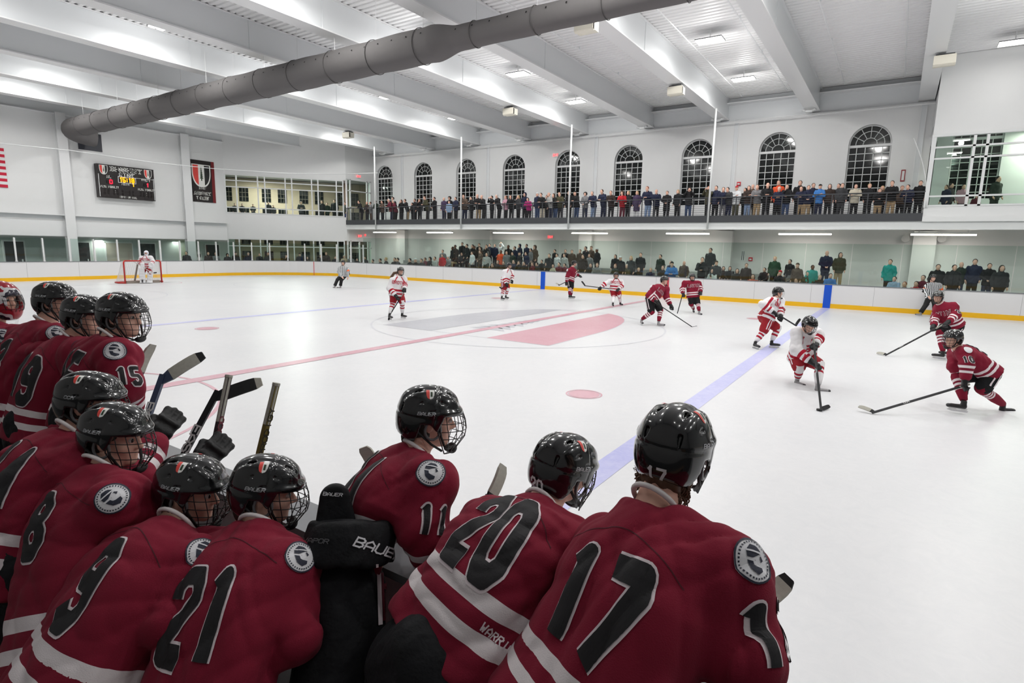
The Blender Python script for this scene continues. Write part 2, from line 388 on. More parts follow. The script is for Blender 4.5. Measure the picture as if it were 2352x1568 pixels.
# --- ceiling: trapezoid deck with ribs along the length
mb = MB(); y = -19.; k = 0; prof = []
while y < 19.6:
    prof += [(y, ZC), (y+.13, ZC), (y+.15, ZC+.05), (y+.25, ZC+.05)]; y += .27
for (a, za), (b, zb) in zip(prof[:-1], prof[1:]): mb.quad((-34, a, za), (-34, b, zb), (34, b, zb), (34, a, za))
mb.box((-44, -24, ZC+.12), (36, 27, ZC+.3))
struct(mb.build('ceiling', M_deck))
BEAM_X = [31.4, 27.1, 22.9, 18.7, 14.5, 10.25, 5.5, 1.0, -3.3, -7.6, -11.9, -16.2, -20.5, -24.8, -29.1]
for bx in BEAM_X:
    mb = MB(); mb.box((bx-.32, -19, ZB), (bx+.32, YW, ZB+.05)); mb.box((bx-.32, -19, ZC-.04), (bx+.32, YW, ZC-.005))
    mb.box((bx-.24, -19, ZB+.05), (bx+.24, YW, ZC-.04), 1)
    for yy in (-1.5, 6.2):  mb.box((bx-.26, yy-.02, ZB+.04), (bx+.26, yy+.02, ZC-.03), 1)
    struct(mb.build('ceiling_beam', [M_steel, M_web]))
# wall top girder between the beams
struct(MB().box((-27, YW-.18, ZB-.12), (34, YW, ZB-.08)).box((-27, YW-.03, ZB-.1), (34, YW, ZC), 1).box((-27, YW-.5, ZC-.35), (34, YW-.03, ZC-.3)).build('ceiling_edge_beam', [M_steel, M_web]))
# --- far wall with arched windows
WIN_X = [8.16-4.235*k for k in range(-1, 9)]; WR, ZS, ZSILL = .92, 7.86, 5.05
mb = MB(); N = 16
def wall_quad(x0, z0, x1, z1): mb.quad((x0, YW, z0), (x1, YW, z0), (x1, YW, z1), (x0, YW, z1))
edge = -26.95
for c in sorted(WIN_X):
    wall_quad(edge, 4.0, c-WR, ZC); wall_quad(c-WR, 4.0, c+WR, ZSILL)
    arc = [(c+WR*math.cos(math.pi*i/N), ZS+WR*math.sin(math.pi*i/N)) for i in range(N+1)]
    for (xa, za), (xb, zb) in zip(arc[:-1], arc[1:]): mb.quad((xb, YW, zb), (xa, YW, za), (xa, YW, ZC), (xb, YW, ZC))
    out = [(c+WR, ZSILL)]+arc+[(c-WR, ZSILL)]
    for (xa, za), (xb, zb) in zip(out, out[1:]+out[:1]): mb.quad((xa, YW, za), (xb, YW, zb), (xb, YW+.32, zb), (xa, YW+.32, za))
    edge = c+WR
wall_quad(edge, 4.0, 34, ZC)
struct(mb.build('wall_far', M_wall))
struct(MB().box((-27, YW, 0), (34, YW+.3, 4.0)).build('wall_far_lower', M_blk))
for i, c in enumerate(sorted(WIN_X)):
    w = MB(); y0, y1 = YW+.2, YW+.24
    arc = [(c+(WR-.03)*math.cos(math.pi*k/24), ZS+(WR-.03)*math.sin(math.pi*k/24)) for k in range(25)]
    loop = [(c+WR-.03, ZSILL+.03)]+arc+[(c-WR+.03, ZSILL+.03)]
    w.tube([(x, y0, z) for x, z in loop], .035, 4, closed=True)
    w.box((c-WR, y0-.05, ZS-.14), (c+WR, y1, ZS-.02))
    for k in range(1, 5): x = c-WR+2*WR*k/5; w.box((x-.016, y0, ZSILL), (x+.016, y1, ZS-.1))
    for k in range(1, 8): z = ZSILL+(ZS-.1-ZSILL)*k/8; w.box((c-WR, y0, z-.016), (c+WR, y1, z+.016))
    for k in range(1, 6):
        a = math.pi*k/6; w.tube([(c+.3*math.cos(a), y0+.02, ZS+.3*math.sin(a)), (c+WR*math.cos(a), y0+.02, ZS+WR*math.sin(a))], .016, 4)
    for rr in (.3, .62): w.tube([(c+rr*math.cos(math.pi*k/16), y0+.02, ZS+rr*math.sin(math.pi*k/16)) for k in range(17)], .016, 4)
    fr = struct(w.build('window_%d' % (i+1), M_frame))
    g = MB(); g.add([(x, y1+.02, z) for x, z in loop], [tuple(range(len(loop)))]); g.build('pane', M_night, fr)
# pilasters and columns
for k in range(5):
    x = 10.2-8.47*k
    struct(MB().box((x-.13, YW-.06, 4.1), (x-.1, YW+.02, ZB)).box((x+.1, YW-.06, 4.1), (x+.13, YW+.02, ZB)).box((x-.1, YW-.02, 4.1), (x+.1, YW+.01, ZB), 1).build('wall_far_column', [M_steel, M_web]))
for x in (10.9, 1.6, -7.1, -15.2, -23.6): struct(MB().box((x-.46, YW-.35, 0), (x+.46, YW+.02, 3.6)).build('wall_far_pier', M_blk))
# --- balcony
BXL, BXR, BZ = -26.9, 10.62, 4.12
struct(MB().box((BXL, 16.0, 3.93), (BXR+9, YW, BZ)).build('floor_balcony', mat('balcony concrete', (150, 150, 150), .7)))
struct(MB().box((BXL, 15.95, 3.93), (BXR, 16.0, BZ+.16)).build('trim_1', M_dark))
struct(MB().box((BXL, 16.02, 3.58), (34, 16.06, 3.93)).box((BXL, 15.98, 3.56), (34, 16.3, 3.6)).build('trim_2', M_frame))
struct(MB().box((BXL, 16.06, 3.66), (34, YW, 3.7)).build('ceiling_balcony', mat('balcony soffit', (200, 200, 198), .7)))
rl = thing('balcony_railing', 'long dark grey steel railing with horizontal bars along the balcony edge', 'railing', (-8, 15.98, BZ))
post = MB().box((-.022, -.02, 0), (.022, .02, 1.06)).build('post', M_dark, rl)
k = 0; x = BXL+.1
while x < BXR:
    p = post if k == 0 else post.copy()
    if k: COL.objects.link(p); p.parent = rl
    p.location = (x+8, 0, .0); x += .72; k += 1
for j in range(9): MB().box((BXL+8, -.012, .2+j*.105), (BXR+8, .012, .2+j*.105+.016)).build('bar', M_dark, rl)
MB().box((BXL+8, -.025, 1.06), (BXR+8, .025, 1.1)).build('top_rail', M_dark, rl)
for i, x in enumerate((-23.5, -15.2, -6.9, 1.39)):
    tag(local(MB().tube([(x, 15.9, 3.6), (x, 15.9, ZB)], .055, 8).build('balcony_pole', M_frame, smooth=True)),
        'slim white pole in front of the balcony, %s of four' % ('leftmost', 'second from left', 'third from left', 'rightmost')[i], 'pole', 'white poles at the balcony edge')
# --- end wall (left) and its lower recess
XE = -32.0
struct(MB().box((XE-.3, -24, 2.5), (XE, 9.05, ZC)).build('wall_left', M_wall))
struct(MB().box((-34, -24, 2.46), (XE, 9.05, 2.5)).build('ceiling_left', M_wall))
struct(MB().box((-34, -24, 0), (-33.5, 10.5, 2.6)).build('wall_left_lower', mat('pale green wall', (196, 206, 202), .7)))
for y0, y1, nm in ((-1.15, -.6, 1), (5.9, 6.5, 1), (-8.2, -7.7, 1)):
    struct(MB().box((XE, y0, 0), (XE+.05, y1, ZB)).box((XE+.02, y0+.24, 0), (XE+.3, y1-.24, ZB), 1).box((XE+.28, y0+.02, 0), (XE+.33, y1-.02, ZB)).build('wall_left_column', [M_steel, M_web]))
struct(MB().box((XE, -24, 3.72), (XE+.3, 9.0, 3.76)).box((XE, -24, 3.5), (XE+.02, 9.0, 3.72), 1).box((XE, -24, 2.5), (XE+.1, 9, 3.4)).build('wall_left_girt', [M_steel, M_web]))
struct(MB().box((XE, -24, ZB-.12), (XE+.25, 9.0, ZB-.08)).box((XE, -24, ZB-.1), (XE+.03, 9, ZC), 1).build('ceiling_end_beam', [M_steel, M_web]))
DOORS = ((-3.66, -2.75), (-.47, .6), (3.62, 4.56), (8.15, 9.15))
M_door = mat('dark painted door', (58, 62, 64), .5)
for i, (a, b) in enumerate(DOORS):
    d = struct(MB().box((-33.5, a-.07, 0), (-33.42, a, 2.2)).box((-33.5, b, 0), (-33.42, b+.07, 2.2)).box((-33.5, a, 2.13), (-33.42, b, 2.2)).build('door_%d' % (i+1), M_frame))
    MB().box((-33.49, a, 0), (-33.45, b, 2.13)).build('leaf', M_door, d); MB().box((-33.45, b-.16, .95), (-33.39, b-.1, 1.1)).build('handle', M_steel, d)
w = struct(MB().box((-33.5, 1.5, .85), (-33.43, 1.56, 2.2)).box((-33.5, 3.12, .85), (-33.43, 3.18, 2.2)).box((-33.5, 1.5, 2.14), (-33.43, 3.18, 2.2)).box((-33.5, 1.5, .85), (-33.43, 3.18, .91)).build('window_20', M_frame))
MB().box((-33.49, 1.56, .91), (-33.47, 3.12, 2.14)).build('pane', mat('lit office pane', (196, 188, 176), .15), w)
# --- angled corner wall with two glazed bands
A0, B0 = np.array((XE, 9.05)), np.array((BXL, 16.02)); dAB = (B0-A0)/np.linalg.norm(B0-A0); nAB = np.array((-dAB[1], dAB[0])); LAB = float(np.linalg.norm(B0-A0))
def ab(s, z, o=0.): p = A0+dAB*s+nAB*o; return (p[0], p[1], z)
def abbox(mb, s0, s1, z0, z1, o0, o1, mi=0):
    P = [ab(s, z, o) for z in (z0, z1) for s, o in ((s0, o0), (s1, o0), (s1, o1), (s0, o1))]
    return mb.add(P, [(0, 3, 2, 1), (4, 5, 6, 7), (0, 1, 5, 4), (1, 2, 6, 5), (2, 3, 7, 6), (3, 0, 4, 7)], mi)
mb = MB(); abbox(mb, 0, LAB, 7.33, ZC, 0, .3); abbox(mb, 0, LAB, 2.66, 4.5, 0, .3); struct(mb.build('wall_corner', M_wall))
def s_of(px, py):
    r = ray(px, py); o = CAM; # vertical plane through A0,B0
    n3 = np.array((nAB[0], nAB[1], 0)); t = ((np.array((A0[0], A0[1], 0))-o) @ n3)/(r @ n3); p = o+r*t; return float((p[:2]-A0) @ dAB)
MUL = [s_of(px, 450) for px in (518, 544, 593, 609, 656, 671, 716.5, 731, 773, 788)]
for nm, z0, z1, zs in (('window_21', 4.5, 7.33, (4.93, 6.42, 6.88)), ('window_22', 0, 2.66, (2.1,))):
    mb = MB()
    for s in MUL: abbox(mb, s-.045, s+.045, z0, z1, -.04, .08)
    for z in zs+(z0+.04, z1-.04): abbox(mb, MUL[0], MUL[-1], z-.035, z+.035, -.03, .07)
    f = struct(mb.build(nm, M_frame)); abbox(MB(), MUL[0], MUL[-1], z0, z1, .02, .03).build('pane', M_gpane, f)
# short return wall between the corner and the far wall, glazed above and with glass doors below
struct(MB().box((BXL-.3, 16.02, 7.5), (BXL, 18.6, ZC)).box((BXL-.3, 16.02, 2.7), (BXL, 18.6, BZ)).box((BXL-.3, 18.6, 0), (BXL, YW, ZC)).build('wall_return', M_wall))
for nm, z0, z1, ys, zs in (('window_23', BZ, 7.5, (16.1, 16.45, 18.2, 18.58), (5.3, 6.6, 7.46)), ('door_9', 0, 2.7, (16.1, 16.4, 17.3, 18.2, 18.58), (2.1, 2.66))):
    mb = MB()
    for y in ys: mb.box((BXL-.08, y-.045, z0), (BXL+.02, y+.045, z1))
    for z in zs: mb.box((BXL-.08, 16.1, z-.035), (BXL+.02, 18.6, z+.035))
    f = struct(mb.build(nm, M_frame)); MB().box((BXL-.05, 16.1, z0), (BXL-.04, 18.6, z1)).build('pane', M_gpane, f)
LOB = [ab(.25, 0, .32)[:2], ab(LAB-.2, 0, .32)[:2], (BXL-.32, 16.6), (BXL-.32, 23.8), (-43.8, 23.8), (-43.8, 9.3)]
for nm, z, m in (('floor_lobby', 3.95, M_rubber), ('ceiling_lobby', 7.9, M_wall)): struct(MB().prism([(x, y, z) for x, y in LOB], (0, 0, 0), (0, 0, .1)).build(nm, m))
# stone building seen beyond the lobby glazing
sb = thing('stone_building', 'beige stone building with dark windows seen through the corner glazing', 'building', ab(LAB/2, 0, 9.))
mb = MB(); abbox(mb, -14, 15, 0, 7.85, 8.0, 8.4); shift(mb.build('facade', M_beige), sb)
for row in range(4):
    for c in range(15):
        s = -9+c*1.55+(.25 if c % 2 else 0); z0 = .5+row*1.72+ (.25 if row > 1 else 0)
        if z0+1.15 > 7.8: continue
        mb = MB(); abbox(mb, s, s+.72, z0, z0+1.12, 7.94, 8.0, 0)
        for q in (.33, .66): abbox(mb, s+.72*q-.012, s+.72*q+.012, z0, z0+1.12, 7.92, 7.95, 1)
        for q in (.33, .66): abbox(mb, s, s+.72, z0+1.12*q-.012, z0+1.12*q+.012, 7.92, 7.95, 1)
        shift(mb.build('window', [M_night, mat('beige mullion', (120, 112, 100), .7)]), sb)
# --- right hand glazed room at balcony level
RX = 10.62
struct(MB().box((RX, 16.0, 7.52), (34, 16.25, ZC)).box((RX, 16.0, 3.93), (34, 16.25, 4.55)).box((RX, 16.25, 7.52), (RX+.2, YW, ZC)).box((RX, 16.25, 3.93), (RX+.2, YW, 4.55)).box((RX, 15.93, 3.9), (34, 16.0, 4.12)).build('wall_right_room', M_wall))
mb = MB()
for x in (10.7, 12.07, 12.5, 15.0, 17.5, 20): mb.box((x-.05, 15.98, 4.55), (x+.05, 16.1, 7.52))
for z in (4.58, 4.98, 6.55, 7.02, 7.48): mb.box((RX, 15.98, z-.035), (20, 16.1, z+.035))
mb.box((RX-.02, 15.96, 4.5), (RX+.14, 16.12, 7.56)); mb.box((RX, 15.95, 7.46), (20, 16.1, 7.56))
f = struct(mb.build('window_24', M_frame)); MB().box((RX, 16.03, 4.55), (20, 16.04, 7.52)).build('pane', M_gpane, f)
struct(MB().box((RX+.2, 21.5, 4), (26, 21.7, 9)).box((RX+.02, YW, 4), (RX+.25, 21.6, 9)).build('wall_right_room_back', mat('pale stone', (188, 182, 168), .8, noise=.04)))
struct(MB().box((RX, 16.05, 4.0), (26, 21.6, 4.1)).build('floor_right_room', M_rubber)); struct(MB().box((RX, 16.3, 8.0), (26, 21.6, 8.1)).build('ceiling_right_room', M_wall))
k = 30
for x in (11.75, 12.98, 14.2, 15.6, 17.0):
    for z0, z1 in ((4.8, 6.2), (6.62, 7.55)):
        mb = MB(); mb.box((x, 21.4, z0), (x+.82, 21.5, z1), 1)
        for q in range(4): mb.box((x+.82*q/3-.015, 21.37, z0), (x+.82*q/3+.015, 21.42, z1))
        for q in range(int((z1-z0)/.35)+1): mb.box((x, 21.37, z0+.36*q), (x+.82, 21.42, z0+.36*q+.025))
        struct(mb.build('window_%d' % k, [M_frame, M_night])); k += 1
# --- walls out of sight that close the hall
struct(MB().box((-44, -24, 0), (36, -19, ZC+.1)).build('wall_near', mat('dim near wall', (150, 150, 150), .8)))
struct(MB().box((33.7, -19, 0), (34, YW, ZC)).build('wall_right', M_wall))
struct(MB().box((-44, 23.8, 0), (BXL, 24, ZC)).box((-44, 9, 0), (-43.8, 24, ZC)).build('wall_lobby', M_wall))
# ------------------------------------------------------------------ dasher boards and shielding glass
def band(mb, off0, off1, z0, z1, mi=0):
    a, b = ring(off0, 20), ring(off1, 20); n = len(a)
    V = [(x, y, z) for pts, z in ((a, z0), (a, z1), (b, z1), (b, z0)) for x, y in pts]
    F = []
    for k in range(4):
        for i in range(n): j = (i+1) % n; F.append((k*n+i, k*n+j, ((k+1) % 4)*n+j, ((k+1) % 4)*n+i))
    return mb.add(V, F, mi)
mb = MB()
for x in np.arange(-22.5, 22.6, 2.44): mb.box((x-.004, YF-.004, .02), (x+.004, YF+.01, 1.035), 1); mb.box((x-.004, YN-.01, .02), (x+.004, YN+.004, 1.035), 1)
for y in np.arange(-6.2, 7, 2.44): mb.box((XL-.01, y-.004, .02), (XL+.004, y+.004, 1.035), 1)
bd = thing('rink_boards', 'white dasher boards with yellow kick plate running round the ice', 'rink boards', (0, 0, 0))
band(band(mb, 0, .09, .2, 1.035), .03, .09, -.02, .2).build('panel', [M_white, mat('board seam', (150, 150, 150), .6)], bd)
band(MB(), -.012, .03, -.02, .2).build('kick_plate', M_yellow, bd)
band(MB(), -.015, .2, 1.035, 1.07).build('cap_rail', M_cap, bd)
for x, m, nm in ((-BX, M_blue, 'blue_stripe'), (BX, M_blue, 'blue_stripe'), (0, M_red, 'red_stripe')):
    MB().box((x-.15, YF-.018, 0), (x+.15, YF+.01, 1.036)).build(nm, m, bd)
    MB().box((x-.15, YN-.01, 0), (x+.15, YN+.018, 1.036)).build(nm, m, bd)
_c = min(ring(0, 80)[81:162], key=lambda p: abs(1176+FPX*((np.array((p[0], p[1], .5))-CAM) @ RT)/((np.array((p[0], p[1], .5))-CAM) @ FW)-723)); MB().tube([(_c[0], _c[1], 0), (_c[0], _c[1], 1.036)], .025, 8).build('red_stripe', M_red, bd)
GL1 = thing('shielding_glass', 'clear seamless shielding glass standing on the far side boards', 'shielding glass'); GL2 = thing('shielding_glass', 'clear shielding glass with white posts curving round the goal end', 'shielding glass')
gl = MB().box((-.905, -.006, 0), (.905, .006, 1.8)).build('glass_pane', M_rink, GL1)
first = True
for x in np.arange(XL+RC+.92, XR-RC-.5, 1.83):
    o = gl if first else gl.copy()
    if not first: COL.objects.link(o)
    o.location = (x, YF+.06, 1.07); first = False
ge = MB().box((-.53, -.006, 0), (.53, .006, 1.29)).build('glass_pane', M_rink, GL2)
gp = MB().box((-.035, -.04, 0), (.035, .04, 1.3)).box((-.05, -.05, 0), (.05, .05, .05)).build('glass_post', M_frame, GL2)
path = [p for p in ring(.06, 40)][41:]   # from the far left corner round to the near left corner
path = [p for p in ring(.06, 60)]; path = path[61:122]+path[122:183]
seg = [0.]
for a, b in zip(path[:-1], path[1:]): seg.append(seg[-1]+math.dist(a, b))
def on_path(s):
    i = min(max(int(np.searchsorted(seg, s))-1, 0), len(path)-2); f = (s-seg[i])/(seg[i+1]-seg[i]+1e-9)
    a, b = np.array(path[i]), np.array(path[i+1]); d = (b-a)/np.linalg.norm(b-a); return a+(b-a)*f, math.atan2(d[1], d[0])
n = int(seg[-1]/1.2); first = True
for i in range(n+1):
    p, a = on_path(min(seg[-1]-.01, i*seg[-1]/n)); o = gp if first else gp.copy()
    if not first: COL.objects.link(o)
    o.location = (p[0], p[1], 1.07); o.rotation_euler = (0, 0, a)
    if i < n:
        p, a = on_path((i+.5)*seg[-1]/n); o = ge if first else ge.copy()
        if not first: COL.objects.link(o)
        o.location = (p[0], p[1], 1.07); o.rotation_euler = (0, 0, a)
    first = False
# ------------------------------------------------------------------ lamps, duct, heaters, pipes
M_led = mat('lit lamp lens', (255, 253, 248), .5, emit=9.); M_tube = mat('lit tube', (255, 246, 236), .5, emit=9.)
LNAME = {(3.05, 14.0): 'right of the middle beam, the smaller of two in its bay', (3.05, 8.2): 'right of the middle beam, the larger of two in its bay', (-5.7, 14.0): 'in the bay right of the duct, nearer the windows', (-5.7, 8.2): 'in the bay right of the duct, just below the duct', (12.7, 14.0): 'at the right edge above the glazed room'}
def hall_lamp(x, y):
    lb = LNAME.get((x, y))
    t = thing('high_bay_lamp', 'twin-panel lamp '+lb if lb else 'twin-panel lamp tucked above the roof beams', 'lamp', (x, y, LAMP_Z), 'high bay lamps under the roof')
    MB().box((-.5, -.3, -.04), (.5, .3, -.01)).build('housing', M_dark, t)
    MB().box((-.48, -.27, -.07), (.48, -.03, -.04)).build('lens', M_led, t); MB().box((-.48, .03, -.07), (.48, .27, -.04)).build('lens', M_led, t)
    MB().tube([(0, 0, .06), (0, 0, ZC-LAMP_Z-.005)], .02, 6).build('stem', M_steel, t)
for x, y in LAMPS: hall_lamp(x, y)  # the added lamps get fixtures as well
for i, x in enumerate(TUBE_X):
    t = thing('tube_lamp', 'lit twin fluorescent tube lamp under the balcony, %s from the left' % ('first second third fourth fifth sixth seventh eighth'.split()[i]), 'lamp', (x, TUBE_Y, TUBE_Z), 'tube lamps under the balcony')
    MB().box((-1.22, -.1, 0), (1.22, .1, .07)).build('housing', M_frame, t)
    for s in (-.06, .06): MB().tube([(-1.2, s, -.04), (1.2, s, -.04)], .03, 8).build('tube', M_tube, t)
    for s in (-.9, .9): MB().tube([(s, 0, .06), (s, 0, 3.66-TUBE_Z)], .012, 5).build('rod', M_frame, t)
for i, x in enumerate(WIN_X[:9]):
    pass
M_duct = mat('grey fabric duct', (108, 106, 106), .95, spec=.1, bump=.5, bscale=3.)
du = thing('fabric_air_duct', 'long grey fabric air duct hung across the rink below the roof beams', 'duct', (-14, -.9, 8.6))
def rpts(x0, x1, r0, r1, n): return [((x, -.9, 8.6), r0+(r1-r0)*(3*t*t-2*t**3)) for t in np.linspace(0, 1, n) for x in (x0+(x1-x0)*t,)]
pts = []
for a in np.linspace(0, 1, 9): th = a*math.pi/2; pts.append(((-30.3+.0-.75*math.sin(math.pi/2-th)+.75-.75, -.9+.9-.9*math.sin(th), 8.45), .5))
pts = [((-30.9, .55, 8.3), .47), ((-30.95, .1, 8.35), .49)]+[((-30.95+.9*(1-math.cos(t)), -.0-.9*math.sin(t), 8.38+.22*t/1.57), .5) for t in np.linspace(.1, 1.57, 8)]
pts += [((x, -.9, 8.6), .52+.012*math.sin(x*2.6)) for x in np.arange(-29.8, -2.9, .3)]
pts += rpts(-2.8, -1.75, .53, .355, 9)+[((x, -.9, 8.6+.0), .35+.008*math.sin(x*3)) for x in np.arange(-1.6, 30, .4)]
b = MB().tube([p for p, r in pts], [r for p, r in pts], 28); shift(b.build('duct_skin', M_duct, smooth=True), du)
mb = MB()
for k, x in enumerate(np.arange(-29, 8, .62)):
    r = .53 if x < -2.8 else .362
    for th in (200,): 
        a = math.radians(th-128); c = np.array((x, -.9-r*math.cos(a)*.93, 8.6+r*math.sin(a)*.36)); 
        u = np.array((0, -.93, .36)); u /= np.linalg.norm(u); c = np.array((x, -.9, 8.6))+u*r; e = np.cross(u, (1, 0, 0))
        ri = [c+(np.array((1, 0, 0))*math.cos(q)+e*math.sin(q))*.028+u*.006 for q in np.linspace(0, 2*math.pi, 9)[:-1]]; mb.add(ri, [tuple(range(8))])
shift(mb.build('outlet_hole', mat('black hole', (6, 6, 6), .9)), du)
for x in np.arange(-28.5, 20, 2.1):
    r = .535 if x < -2.8 else .37
    shift(MB().tube([(x, -.9+r*math.cos(q), 8.6+r*math.sin(q)) for q in np.linspace(0, 2*math.pi, 25)[:-1]], .012, 5, closed=True).build('hoop', mat('dark duct seam', (84, 82, 82), .9), smooth=True), du)
    shift(MB().tube([(x, -.9, 8.6+r), (x, -.9, ZC-.01)], .008, 4).build('hanger_wire', M_steel), du)
tag(local(MB().box((XE, .0, 7.72), (XE+.06, 1.25, 8.75)).build('wall_louver', mat('dark louver', (52, 54, 62), .5))), 'dark grey louver on the end wall behind the duct elbow', 'louver')
HEAT = ((.85, 2.1, 'largest, under the beam right of the duct'), (.95, 10.74, 'on the beam over the middle arched windows'), (-7.71, 10.52, 'left of the middle lamps'), (-20.6, 10.9, 'smallest, near the corner wall'), (10.5, 11.44, 'at the right under the widest beam'))
for x, y, w in HEAT:
    t = thing('unit_heater', 'cream box speaker '+w, 'speaker', (x+.05, y, ZB-.43), 'cream boxes hung under the beams')
    MB().prism([(-.3, -.2, 0), (.3, -.2, 0), (.3, .2, .0), (.3, .2, .3), (-.3, .2, .3)][:0] or [(-.33, -.22, .02), (.33, -.22, .02), (.33, -.12, -.04), (-.33, -.12, -.04)], (0, 0, 0), (0, 0, .3)).box((-.33, -.2, 0), (.33, .2, .3)).build('cabinet', mat('cream enamel', (224, 220, 206), .5), t)
    MB().box((-.28, -.18, .34), (.28, .18, .37)).build('bracket', M_dark, t)
    for s in (-.2, .2): MB().box((s-.015, -.015, .28), (s+.015, .015, .43)).build('strap', M_steel, t)
names = 'first second third fourth fifth sixth seventh eighth ninth tenth eleventh twelfth thirteenth fourteenth'.split()
px = [15.2, 13.9, 9.3, 6.9, 4.4, 2.2, -.3, -1.9, -4.6, -9.5, -13.2, -18.]
for i, x in enumerate(px):
    p = thing('sprinkler_pipe', 'thin white sprinkler pipe under the roof deck, %s from the right' % names[i], 'pipe', (x, 3, ZC-.26), 'sprinkler pipes under the roof')
    ye = 14.6 if x < RX else 12.9; MB().tube([(0, -18, 0), (0, ye, 0)], .024, 6).build('pipe', M_steel, p)
    for j, y in enumerate(np.arange(-4, 12, 4.)):
        if i == 0 and j == 0: SPH = MB().tube([(0, 0, 0), (0, 0, .12)], .03, 6).build('sprinkler_head', M_web, p); SPH.location = (0, y, 0)
        else: o = obj('sprinkler_head', SPH.data, p); o.location = (0, y, 0)
mb = MB(); mb.tube([(-26.5, YW-.35, ZB-.2), (RX, YW-.35, ZB-.2)], .035, 6)
tag(local(mb.build('sprinkler_main', M_steel)), 'white pipe running along the top of the arched window wall', 'pipe')
for i, bx in enumerate([x for x in BEAM_X if -26 < x < 9]):
    t = thing('emergency_light', 'small white twin emergency light at a beam end, %s from the right' % names[i], 'lamp', (bx-.1, 18.1, ZB-.16), 'emergency lights at the beam ends')
    MB().box((-.14, -.08, -.02), (.14, .08, .08)).build('base', M_frame, t)
    for s in (-1, 1): MB().tube([(s*.12, 0, .04), (s*.3, -.05, .13)], [.05, .09], 8).build('lamp_head', M_frame, t)
# netting cable over the goal end
tag(local(MB().tube([onx(0, 329, -29.5), onx(160, 345, -29.5), onx(345, 372, -29.5), onx(490, 387, -29.5), ony(660, 398, 9.5), ony(800, 399, 15.85), ony(868, 397, 15.9)], .022, 6).build('netting_cable', M_frame, smooth=True)), 'thin white cable strung across the goal end below the roof', 'cable')
c0 = ony(2105, 316, 16.6)+np.array((-.1, 0, 0)); c1 = ony(2127, 476, 15.9)
tag(local(MB().tube([c0+(c1-c0)*t+np.array((.28*math.sin(math.pi*t)*.6, 0, 0)) for t in np.linspace(0, 1, 10)], .02, 6).build('conduit', M_frame, smooth=True)), 'curved white conduit beside the right glazed room', 'conduit')
# ------------------------------------------------------------------ flag, scoreboard, banner, signs on the end wall
M_black = mat('scoreboard black', (34, 28, 28), .45); M_txt = mat('white lettering', (226, 226, 222), .5)
M_amber = mat('amber digits', (255, 176, 24), .5, emit=1.3); M_rdig = mat('red digits', (255, 40, 70), .5, emit=1.3); M_off = mat('unlit digits', (52, 46, 46), .5)
UY, UZ = np.array((0, 1., 0)), np.array((0, 0, 1.))
def wall_shield(mb, org, w, h, u, v, d, mi):   # mi: (border, red, white, black, green)
    def lay(q, off, m): mb.add([org+u*x+v*(-y)+d*off for x, y in q][::-1], [tuple(range(len(q)))], m)
    big = shield_poly(w, h); q = shield_poly(w*.88, h*.9); q = [(x, y+h*.035) for x, y in q]
    lay(big, .0, mi[0]); lay(clip_x(q, -w, -w*.16), .004, mi[1]); lay(clip_x(q, -w*.16, w*.16), .004, mi[2]); lay(clip_x(q, w*.16, w), .004, mi[3])
    for i in range(6): lay([(-w*.1*(1-i/7), h*(.62-i*.085)), (w*.1*(1-i/7), h*(.62-i*.085)), (0, h*(.5-i*.085))], .007, mi[4])
    lay([(-w*.03, h*.72), (w*.03, h*.72), (w*.03, h*.6), (-w*.03, h*.6)], .007, mi[4])
# coordinates on the wall: Y to the right, Z up, the wall faces +X
sb_ = thing('scoreboard', 'black electronic scoreboard showing 15:18 on the white end wall', 'scoreboard', (XE, 2.38, 4.95))
def pl(y, z, o=0.): return np.array((.34+o, y, z))
SW, SH = 3.28, 2.02
MB().box((.0, -SW/2, 0), (.34, SW/2, SH)).build('cabinet', M_black, sb_)
t = MB(); flat_text(t, 'HENNESSY', .25, pl(.0, SH-.36, .004), UY, UZ, .024, serif=True, wr=.6, gap=.3); flat_text(t, 'RINK', .25, pl(.0, SH-.68, .004), UY, UZ, .024, serif=True); t.build('lettering', M_txt, sb_)
t = MB(); flat_text(t, 'RL', .14, pl(-1.02, 1.22, .004), UY, UZ, .018); flat_text(t, 'GUEST', .14, pl(1.12, 1.22, .004), UY, UZ, .018, wr=.5); flat_text(t, 'PERIOD', .1, pl(-.1, .86, .004), UY, UZ, .013, wr=.5)
for c in (-1.02, 1.12): flat_text(t, 'PLYR PENALTY', .11, pl(c, .62, .004), UY, UZ, .014, wr=.5)
flat_text(t, 'SHOTS ON GOAL', .1, pl(0, .06, .004), UY, UZ, .014, wr=.5)
for c in (-.72, 1.1):
    for z in (.45, .33): t.box((.342, c-.02, z), (.348, c+.02, z+.02))
t.build('caption', M_txt, sb_)
t = MB(); flat_text(t, '15:18', .25, pl(0, 1.05, .012), UY, UZ, .03, wr=.5, gap=.18); t.build('clock_digits', M_amber, sb_)
t = MB(); flat_text(t, '1', .16, pl(.36, .83, .006), UY, UZ, .026); t.build('period_digit', M_amber, sb_)
t = MB(); flat_text(t, '0', .22, pl(-.92, .88, .006), UY, UZ, .026); t.build('score_digit', M_rdig, sb_)
t = MB(); flat_text(t, '1', .2, pl(1.22, .88, .006), UY, UZ, .026); t.build('score_digit', M_rdig, sb_)
t = MB()
for c, z in ((-1.12, .88), (1.02, .88)): flat_text(t, '8', .2, pl(c, z, .002), UY, UZ, .02)
for c in (-1.3, -1.1, -.8, -.6, .75, .95, 1.2, 1.4, -.3, .1, .3):
    for z in (.4, .22): flat_text(t, '8', .12, pl(c, z, .002), UY, UZ, .012)
t.build('unlit_digits', M_off, sb_)
